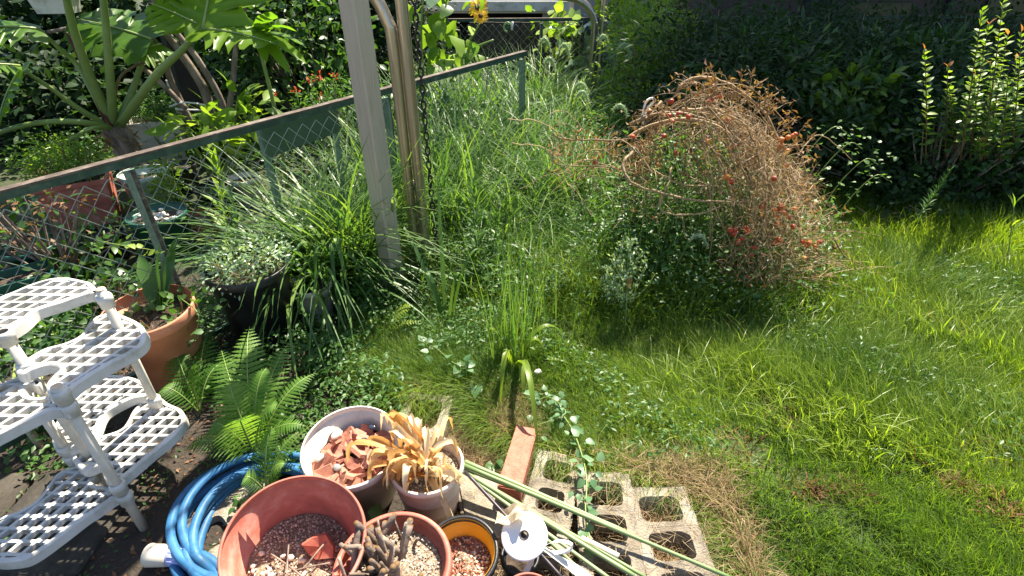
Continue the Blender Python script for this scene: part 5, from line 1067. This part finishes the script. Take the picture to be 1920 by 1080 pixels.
# heart leaved seedlings and creeping vine
HL = leafT(.8, 4, .2, .2, .6); HL = (HL[0], [tuple(dict.fromkeys(f)) for f in HL[1]])
def leafy(name, label, cat, pts, r, leaves, s, mt, stemm='stalk', jit=.03, grp=None):
    P = spline([np.array(p) for p in pts], 6); t = thing(name, label, cat, P[0], grp); V, Fs = tube(P, r, 5); obj('stem', V, Fs, M[stemm], t, np.full(len(V), .4))
    me = [make_mesh('leaf', HL[0], HL[1], M[mt], np.full(len(HL[0]), c)) for c in (.2, .5, .85)]
    for k in range(leaves):
        p = Vector(P[rng.integers(0, len(P))]+rng.normal(0, jit, 3)*[1, 1, .5]); p.z = max(p.z, .02)
        inst('leaf', me[k % 3], t, Matrix.Translation(p)@Matrix.Rotation(rng.uniform(0, 6.28), 4, 'Z')@Matrix.Rotation(rng.uniform(-.6, .5), 4, 'Y')@Matrix.Rotation(rng.uniform(-.5, .5), 4, 'X')@Matrix.Scale(s*rng.uniform(.6, 1.2), 4))
    return t
leafy('creeping_vine', 'creeping vine with crinkled round leaves trailing over the middle block', 'vine', [at(1040,760,.1),at(1070,800,.12),at(1090,850,.13),at(1100,900,.14),at(1098,960,.13),at(1110,1030,.12)], .003, 44, .038, 'vine', jit=.018)
leafy('creeping_vine', 'cluster of crinkled round leaves in the grass behind the brick', 'vine', [at(1000,755,.1),at(1030,745,.12),at(1060,775,.12),at(1000,800,.1)], .002, 36, .034, 'vine', jit=.03)
leafy('pea_vine', 'vine with pale heart shaped leaves lying on the grass before the post', 'vine', [at(790,640,.12),at(820,655,.14),at(850,680,.14),at(885,690,.12)], .002, 20, .048, 'vine', jit=.03)
leafy('pea_vine', 'single large blue green leaf seedling near the half buried block', 'vine', [at(890,720,.06),at(902,722,.12)], .002, 3, .07, 'vine', jit=.01)
leafy('leafy_weed', 'leafy seedling between the large tilted pot and the beige pot', 'weed', [at(690,1000,.05),at(695,975,.15)], .003, 6, .09, 'weed', jit=.01)
leafy('leafy_weed', 'small green leaves beside the brick and stakes', 'weed', [at(915,880,.03),at(925,872,.08)], .002, 5, .045, 'weed', jit=.015)
leafy('leafy_weed', 'little seedling growing out of the block inside the hose coil', 'weed', [at(430,950,.02),at(455,935,.06)], .002, 12, .028, 'weed', jit=.02)
leafy('leafy_weed', 'trailing weed over the edge of the terracotta pot beside the stand', 'weed', [at(340,560,.42),at(372,590,.4),at(365,640,.25),at(385,600,.3)], .002, 12, .035, 'weed', jit=.03)
leafy('leafy_weed', 'thin vine reaching over the fence post toward the pot plant', 'vine', [at(200,455,.8),at(240,462,.8),at(280,468,.75),at(300,475,.7)], .002, 12, .03, 'lime', jit=.015)
leafy('leafy_weed', 'yellow green leaves at the left end of the slanting cane', 'weed', [at(570,700,.08),at(610,640,.15)], .003, 10, .05, 'weed', jit=.03)
for k, (px, py, Y) in enumerate([(800,600,2.3),(770,540,2.5),(860,560,2.5),(845,500,2.7),(560,600,2.2),(600,640,2.0),(680,660,2.0)]):
    p = atY(px, py, Y); leafy('leafy_weed', ['narrow leaved weed below the bronze pipes','bushy weed touching the square post base','small weed in bright grass right of the pipes','weed at the foot of the hanging chain','shaded weed left of the post foot','shaded weed above the slanting cane','weed between the cane and the pale fern'][k], 'weed', [p*[1,1,0], p*[1,1,.6], p], .003, 34, .04, 'weed', jit=.05)
# tall spikes with narrow leaves
def spike(name, label, base, top, n, s, mt, w=.14, tipm=None, cat='weed', spread=1.0, br=0):
    base, top = np.array(base), np.array(top); t = thing(name, label, cat, base); P = bez(base, (base+top)/2+[.01, 0, 0], top, 16); V, Fs = tube(P, np.linspace(.005, .0018, 16), 5); obj('stem', V, Fs, M['stalk'], t, np.full(len(V), .4))
    u = rng.uniform(.05, 1, n)**.8; PP = base+(top-base)*u[:, None]; a = np.arange(n)*2.4; el = .5+.9*u
    D = np.stack([np.cos(a)*np.cos(el), np.sin(a)*np.cos(el), np.sin(el)], 1); V, Fs, k = scatter(leafT(w, 3, .2, .35), PP, D, np.stack([-np.cos(a), -np.sin(a), 1+0*a], 1), s*(1.15-.5*u)*spread*rng.uniform(.7, 1.1, n)); obj('leaves', V, Fs, M[mt], t, np.repeat(np.clip(rng.uniform(.2, .8, n), 0, 1), k), kind='stuff')
    for j in range(br):
        uu = rng.uniform(.25, .95); a = rng.uniform(0, 6.28); p = base+(top-base)*uu; L = np.linalg.norm(top-base)*(1.05-uu)*.6; q = p+np.array([math.cos(a)*.5, math.sin(a)*.4, .8])*L; Q = bez(p, p+[math.cos(a)*L*.3, math.sin(a)*L*.3, L*.2], q, 6); V, Fs = tube(Q, .0016, 4); o = obj('branch', V, Fs, M['stalk'], t, np.full(len(V), .6))
        m = 16; V, Fs, k = scatter(LT['small'], Q[rng.integers(1, 6, m)]+rng.normal(0, .006, (m, 3)), sph(m)+[0, 0, .6], sph(m), rng.uniform(.012, .028, m)); obj('buds', V, Fs, M['silver'], o, np.repeat(rng.uniform(.3, .9, m), k), kind='stuff')
spike('horseweed', 'leaning feathery horseweed spike against the dark hedge at right', at(1700,440,.05), atY(1782,318,3.05), 150, .06, 'weed', .12)
spike('goldenrod', 'upright narrow leaved goldenrod shoot right of the hanging chain', g0(905,560), atY(888,345,2.75), 120, .11, 'weed', .16)
spike('goldenrod', 'shorter narrow leaved shoot beside the taller goldenrod', g0(935,520), atY(925,400,2.9), 80, .09, 'weed', .16)
spike('lily_shoot', 'upright lily shoot with whorled leaves behind the diagonal fence', atY(425,480,2.75)*[1,1,0], atY(405,295,2.75), 60, .15, 'lime', .2)
spike('lily_shoot', 'second leafy lily shoot close to the black pot', atY(440,470,2.7)*[1,1,0], atY(432,350,2.7), 50, .11, 'weed', .2)
spike('aster_weed', 'tall airy budding weed standing in front of the dead vines', g0(1170,640), atY(1178,435,2.3), 70, .05, 'weed', .14, br=26)
spike('aster_weed', 'low budding weed beside the taller airy one', g0(1140,600), atY(1140,500,2.4), 40, .04, 'weed', .14, br=12)
spike('grass_shoot', 'single stiff pale shoot at the far right of the lawn', g0(1880,540), atY(1903,372,2.9), 9, .16, 'lime', .1)
# crabgrass star heads
def star(label, c, h, n, L, grp='crabgrass heads'):
    t = thing('crabgrass', label, 'crabgrass', c, grp); c = np.array(c); p = c+[0, 0, h]; V, Fs = tube([c, p], .002, 4); obj('stem', V, Fs, M['stalk'], t, .4+np.zeros(len(V)))
    for k in range(n):
        a = rng.uniform(0, 6.28); e = p+np.array([math.cos(a), math.sin(a)*.6, rng.uniform(.1, .8)])*L*rng.uniform(.6, 1); V, Fs = tube(bez(p+rng.normal(0, .01, 3), (p+e)/2+[0, 0, .02], e, 5), .0022, 4); obj('seed_ray', V, Fs, M['drystem'], t, .7+np.zeros(len(V)))
star('star shaped dry crabgrass head nearest the dead vines at right', g0(1625,440), .10, 9, .2); star('star shaped crabgrass head in front of the horseweed', g0(1720,440), .12, 8, .2); star('low crabgrass head at the tip of the vine tangle', g0(1655,460), .06, 9, .16)
# climbing weed right of the vines
for k, (px, py) in enumerate([(1590,270),(1620,300),(1560,240),(1640,330)]):
    p = atY(px, py, 3.25); leafy('climbing_weed', ['climbing weed with small light leaves right of the dead vines','lower climbing weed spreading toward the dark hedge','topmost climbing weed by the orange tomatoes','outermost small leaved climber at the shade edge'][k], 'weed', [p+[-.25,-.1,-.5],p+[-.12,0,-.2],p,p+[.1,0,-.03]], .003, 34, .036, 'weed', jit=.07)

# ================================================================== DEAD TOMATO VINES
def tomato():
    t = thing('tomato_plant', 'dome of dead brown tomato vines hung with red and orange cherry tomatoes', 'tomato plant', g0(1400, 500))
    def stem(pts, r, rn=.6, nm='vine'):
        P = spline([atY(*p) for p in pts], 6); P = P+np.cumsum(rng.normal(0, .0022, P.shape), 0); V, Fs = tube(P, np.linspace(r*.85, r*.45, len(P))*(1+.15*rng.normal(size=len(P))), 7); obj(nm, V, Fs, M['drystem'], t, np.full(len(V), rn)); return P
    main = [
     ([(1265,180,3.0),(1280,155,3.0),(1310,148,3.0),(1360,165,2.95),(1420,215,2.85),(1450,270,2.75)], .013),
     ([(1180,235,2.9),(1240,215,2.9),(1320,225,2.85),(1390,260,2.8),(1435,320,2.7),(1445,400,2.6)], .014),
     ([(1175,260,2.8),(1230,235,2.8),(1300,228,2.75),(1370,255,2.7),(1420,300,2.65),(1440,360,2.6),(1435,450,2.5)], .013),
     ([(1280,205,2.9),(1340,205,2.9),(1400,235,2.85),(1455,290,2.8),(1480,360,2.7),(1500,430,2.6)], .012),
     ([(1190,283,2.6),(1170,300,2.55),(1168,320,2.5),(1190,345,2.45),(1240,362,2.45),(1310,378,2.45),(1400,382,2.5)], .011),
     ([(1238,360,2.5),(1236,390,2.5),(1248,402,2.5),(1300,400,2.5),(1350,390,2.5)], .008),
     ([(1260,310,2.6),(1250,345,2.5),(1240,365,2.48)], .008), ([(1170,265,2.7),(1110,262,2.75),(1060,260,2.8),(1040,250,2.8)], .007),
     ([(1190,320,2.6),(1120,310,2.7),(1040,305,2.75)], .005), ([(1270,320,2.7),(1330,350,2.6),(1400,380,2.6)], .006), ([(1200,300,2.7),(1270,340,2.6),(1350,345,2.6)], .007),
     ([(1300,240,3.0),(1290,300,2.8),(1330,380,2.6),(1370,470,2.5)], .007), ([(1290,210,3.1),(1370,230,3.1),(1450,320,3.0),(1500,420,2.8),(1540,480,2.7)], .010),
     ([(1450,300,2.9),(1500,350,2.8),(1550,420,2.7),(1585,480,2.6),(1620,500,2.55)], .007), ([(1490,300,2.9),(1530,255,3.0),(1560,262,3.0),(1600,300,3.0)], .005), ([(1240,190,3.0),(1215,225,2.9),(1190,265,2.8)], .009),
     ([(1420,200,2.9),(1460,175,2.95)], .005)]
    curves = [stem(p, r, rng.uniform(.45, .95)) for p, r in main]
    # secondary vines hanging on the right side of the dome
    for k in range(72):
        a = rng.uniform(0, 1); x0 = 1330+rng.uniform(-60, 120); y0 = 200+max(0, (x0-1330))*.7+rng.uniform(-10, 70); x1 = x0+rng.uniform(-25, 90); y1 = min(560, y0+rng.uniform(90, 290)); Y = rng.uniform(2.5, 3.2)
        P = spline([atY(x0, y0, Y), atY((x0*.5+x1*.5)+rng.uniform(0, 25), y0*.5+y1*.5, Y-.05), atY(x1, y1, Y-.12)], 5)
        P = P+np.cumsum(rng.normal(0, .006, P.shape), 0); V, Fs = tube(P, np.linspace(.004, .0016, len(P))*rng.uniform(.5, 1.3), 4, False); obj('hanging_vine', V, Fs, M['drystem'], t, np.full(len(V), rng.uniform(.2, .95)))
    # arching thin vines over the dome
    for k in range(26):
        s = rng.uniform(.75, 1.08); dx, dy, Y = rng.uniform(-25, 20), rng.uniform(-8, 60), rng.uniform(2.6, 3.2); pts = []
        for a in np.linspace(rng.uniform(150, 175), rng.uniform(-15, 40), 7): pts.append(atY(1335+dx+150*s*math.cos(math.radians(a)), 330+dy-165*s*math.sin(math.radians(a))+rng.uniform(-22, 22), Y))
        P = spline(pts, 4); P = P+np.cumsum(rng.normal(0, .007, P.shape), 0); V, Fs = tube(P, .0028*rng.uniform(.5, 1.3), 4, False); obj('arching_vine', V, Fs, M['drystem'], t, np.full(len(V), rng.uniform(.2, 1)))
    # still green stems climbing through the dome
    for k in range(110):
        x0, y0 = (rng.uniform(1060, 1360) if k % 4 else rng.uniform(1360, 1600)), rng.uniform(400, 540); x1, y1 = x0+rng.uniform(-60, 60), y0-rng.uniform(80, 260); Y = rng.uniform(2.55, 3.2)
        if y1 < 175+abs(x1-1330)*.75: continue
        P = spline([atY(x0, y0, Y), atY((x0+x1)/2+rng.uniform(-25, 25), (y0+y1)/2, Y), atY(x1, y1, Y)], 5); V, Fs = tube(P, .0026, 4, False); o = obj('green_stem', V, Fs, M['stalk'], t, np.full(len(V), rng.uniform(.2, .9)))
        m = 26; V, Fs, k2 = scatter(DIA, P[rng.integers(2, len(P), m)]+rng.normal(0, .035, (m, 3)), sph(m), sph(m)*.6+[0, 0, .8], rng.uniform(.02, .045, m)); obj('leaflets', V, Fs, M['weed'], o, np.repeat(rng.uniform(.3, 1, m), k2), kind='stuff')
    # fine brown twiglets and withered leaflets (uncountable)
    mb = []; n = 8200
    px = np.where(rng.uniform(0, 1, n) < .82, rng.normal(1435, 52, n), rng.uniform(1180, 1560, n)); lo = 170+np.abs(px-1330)**1.35*.14
    py = lo+rng.uniform(0, 1, n)**1.0*(528-lo)*np.where(px > 1350, 1, .55); Y = rng.uniform(2.45, 3.25, n)-(py-300)*.0009
    P = np.array([atY(a, b, c) for a, b, c in zip(px, py, Y)]); P[:, 2] = np.maximum(P[:, 2], .05)
    V, Fs, k = blades(P, rng.uniform(0, 6.28, n), rng.uniform(.04, .13, n), rng.uniform(.002, .0038, n), rng.uniform(.3, 2.9, n), rng.uniform(-1.5, 1.8, n), 3); obj('twiglets', V, Fs, M['drystem'], t, np.repeat(rng.uniform(0, 1, n), k), kind='stuff')
    i = rng.integers(0, n, 1500); V, Fs, k = scatter(leafT(.4, 2, .5, .5), P[i]+rng.normal(0, .02, (1500, 3)), sph(1500), sph(1500), rng.uniform(.015, .04, 1500)); obj('withered_leaves', V, Fs, M['dead'], t, np.repeat(rng.uniform(.3, 1, 1500), k), kind='stuff')
    # dry seedy bits to the left
    n = 700; px = rng.uniform(1030, 1240, n); py = 285+rng.normal(0, 28, n); P = np.array([atY(a, b, c) for a, b, c in zip(px, py, rng.uniform(2.6, 2.9, n))]); i = None
    V, Fs, k = scatter(LT['small'], P, sph(n), sph(n), rng.uniform(.012, .03, n)); obj('withered_leaves', V, Fs, M['dead'], t, np.repeat(rng.uniform(.4, 1, n), k), kind='stuff')
    # sprawl of pale straw stems on the right
    for k in range(60):
        x0, y0 = rng.uniform(1440, 1560), rng.uniform(400, 530); x1, y1 = x0+rng.uniform(40, 140), y0+rng.uniform(-30, 60); a = at(x0, min(y0, 520), rng.uniform(.1, .3)); b = at(x1, min(560, max(425, y1)), rng.uniform(.03, .12))
        V, Fs = tube(bez(a, (a+b)/2+[0, 0, .05], b, 7), .0024, 4, False); obj('dry_stem', V, Fs, M['straw'], t, np.full(len(V), rng.uniform(.3, 1)))
    for k in range(34):
        x0, y0 = rng.uniform(1040, 1240), rng.uniform(250, 400); x1, y1 = x0-rng.uniform(-70, 110), y0+rng.uniform(-50, 70); Y = rng.uniform(2.5, 2.9); P = spline([atY(x0, y0, Y), atY((x0+x1)/2, (y0+y1)/2-15, Y), atY(x1, y1, Y-.05)], 4); P = P+np.cumsum(rng.normal(0, .006, P.shape), 0); V, Fs = tube(P, .0022, 4, False); obj('side_twig', V, Fs, M['drystem'], t, np.full(len(V), rng.uniform(.2, 1)))
    for k in range(90):
        a = math.radians(rng.uniform(-25, 190)); q0 = (1350+130*math.cos(a), 335-150*math.sin(a)); a2 = a+rng.uniform(-.9, .9); L = rng.uniform(25, 85); Y = rng.uniform(2.6, 3.1)
        if q0[1] > 350: q0 = (q0[0]+60, q0[1]+60)
        P = spline([atY(*q0, Y), atY(q0[0]+L*.5*math.cos(a2), q0[1]-L*.5*math.sin(a2)-4, Y), atY(q0[0]+L*math.cos(a2+.3), q0[1]-L*math.sin(a2+.3)+L*.25, Y)], 4); P = P+np.cumsum(rng.normal(0, .005, P.shape), 0); V, Fs = tube(P, np.linspace(.0028, .001, len(P)), 4, False); o = obj('stray_twig', V, Fs, M['drystem'], t, np.full(len(V), rng.uniform(.1, 1)))
        m = 9; V, Fs, k2 = scatter(leafT(.4, 2, .5, .6), P[rng.integers(2, len(P), m)]+rng.normal(0, .010, (m, 3)), sph(m), sph(m), rng.uniform(.015, .038, m)); obj('withered_leaflets', V, Fs, M['dead'], o, np.repeat(rng.uniform(.2, 1, m), k2), kind='stuff')
    # tomatoes
    Vt, Ft = lathe([(.001, -.95), (.35, -.9), (.7, -.68), (.95, -.28), (1, .1), (.9, .5), (.6, .82), (.25, .9), (.05, .84)], 12); mes = [make_mesh('tomato', Vt, Ft, M['tom'], np.full(len(Vt), r)) for r in (.05, .25, .5, .72)]
    Vc, Fc = scatter(leafT(.3, 2, .2, .5), np.zeros((5, 3))+[0, 0, .9], np.stack([np.cos(np.arange(5)*1.257), np.sin(np.arange(5)*1.257), .2+0*np.arange(5)], 1), np.tile([0, 0, 1.], (5, 1)), np.full(5, .9))[:2]; cal = make_mesh('calyx', Vc, Fc, M['drystem'], np.full(len(Vc), .3))
    T = [(1258,190,0),(1336,186,0),(1350,182,0),(1330,192,1),(1261,228,0),(1255,217,0),(1273,214,0),(1291,219,1),(1218,208,2),(1365,226,1),(1235,310,3),(1115,305,0),(1376,275,0),(1325,264,1),(1345,290,2),(1371,340,0),(1362,330,1),(1270,287,0),(1362,332,2),
         (1465,262,2),(1478,258,2),(1491,252,1),(1487,255,2),(1463,272,2),(1461,278,2),(1477,283,2),(1475,310,1),(1370,432,0),(1376,438,0),(1379,430,0),(1384,452,0),(1392,447,0),(1384,455,0),(1410,478,1),(1414,464,0),(1417,466,0),(1468,389,2),(1463,395,1),(1453,394,2),(1490,392,2),(1480,408,1),(1457,407,2),(1459,448,1),(1454,456,1),(1463,452,2),(1456,421,2),(1506,454,1),(1513,461,1),(1518,456,2),(1530,462,2),(1537,454,1),(1488,425,0),(1450,455,2),(1508,484,3),(1432,538,2),(1405,525,0),(1406,535,0),(1403,520,1),(1465,386,1),(1428,388,0),(1452,335,0),(1401,434,1),(1245,255,0),(1186,257,1),(1472,400,2),(1398,428,0),(1270,272,1)]
    for px, py, c in T:
        Y = 2.5-(py-350)*.0004 if py > 330 else 2.72; p = Vector(atY(px, py, Y)); s = rng.uniform(.0105, .0165); q = Matrix.Translation(p)@Matrix.Rotation(rng.uniform(-.6, .6), 4, 'X')@Matrix.Rotation(rng.uniform(0, 6), 4, 'Z')@Matrix.Scale(s, 4)
        o = inst('tomato', mes[min(3, c)], t, q); k = bpy.data.objects.new('calyx', cal); C.objects.link(k); k.parent = o
tomato()
# small things in the grass
V, Fs = rock(.014, .02, 2); V2, F2 = tube(spline([(math.cos(a)*r, math.sin(a)*r, z) for a, r, z in [(0, .012, 0), (1.6, .013, .002), (3.2, .012, .005), (4.8, .009, .009), (6.4, .006, .012), (8, .003, .014)]], 4), .007, 8)
p = at(1009, 699, .12); obj('snail_shell', V2+p, F2, M['wpot'], None, label='tiny white snail shell in the grass right of the central tuft', cat='snail shell')
V, Fs = strap(atY(1180,515,2.3), atY(1176,543,2.28), .035, 0, 7, .5, .4, .01); obj('dead_leaf', V, Fs, M['dryleaf'], None, np.zeros(len(V)), label='curled brown dead leaf caught on the airy weed', cat='leaf')
def ornament():
    c = atY(955, 51, 7.0); t = thing('fence_ornament', 'small green and white curled ornament hanging on the far mesh fence', 'ornament', c)
    a = np.linspace(-.5, 4.6, 14); V, Fs = tube(np.stack([.045*np.cos(a), 0*a, .05*np.sin(a)], 1)+c+[-.02, 0, 0], .012, 6); obj('curl', V, Fs, M['silver'], t, np.full(len(V), .3))
    V, Fs = tube([c+[.03, -.01, -.03], c+[.04, -.01, .06]], .014, 6); obj('tail', V, Fs, M['white'], t); V, Fs = tube([c+[-.02, -.005, .0], c+[-.018, -.012, .002]], .028, 12); obj('disc', V, Fs, M['pvcg'], t)
ornament()
for k, (px, py, l) in enumerate([(1690,150,'pale bent twig on the hedge'),]): pass
for k, (a, b, c, d, l) in enumerate([(1395,975,1408,1062,'bleached upright twig in the grass at the lower right'),(1383,975,1400,1050,'second bleached twig leaning in the lower right grass')]):
    V, Fs = tube(bez(at(c, d, .03), at((a+c)/2, (b+d)/2, .1), at(a, b, .16), 8), np.linspace(.004, .002, 8), 6); obj('twig', V, Fs, M['straw'], None, np.full(len(V), .9), label=l, cat='twig')
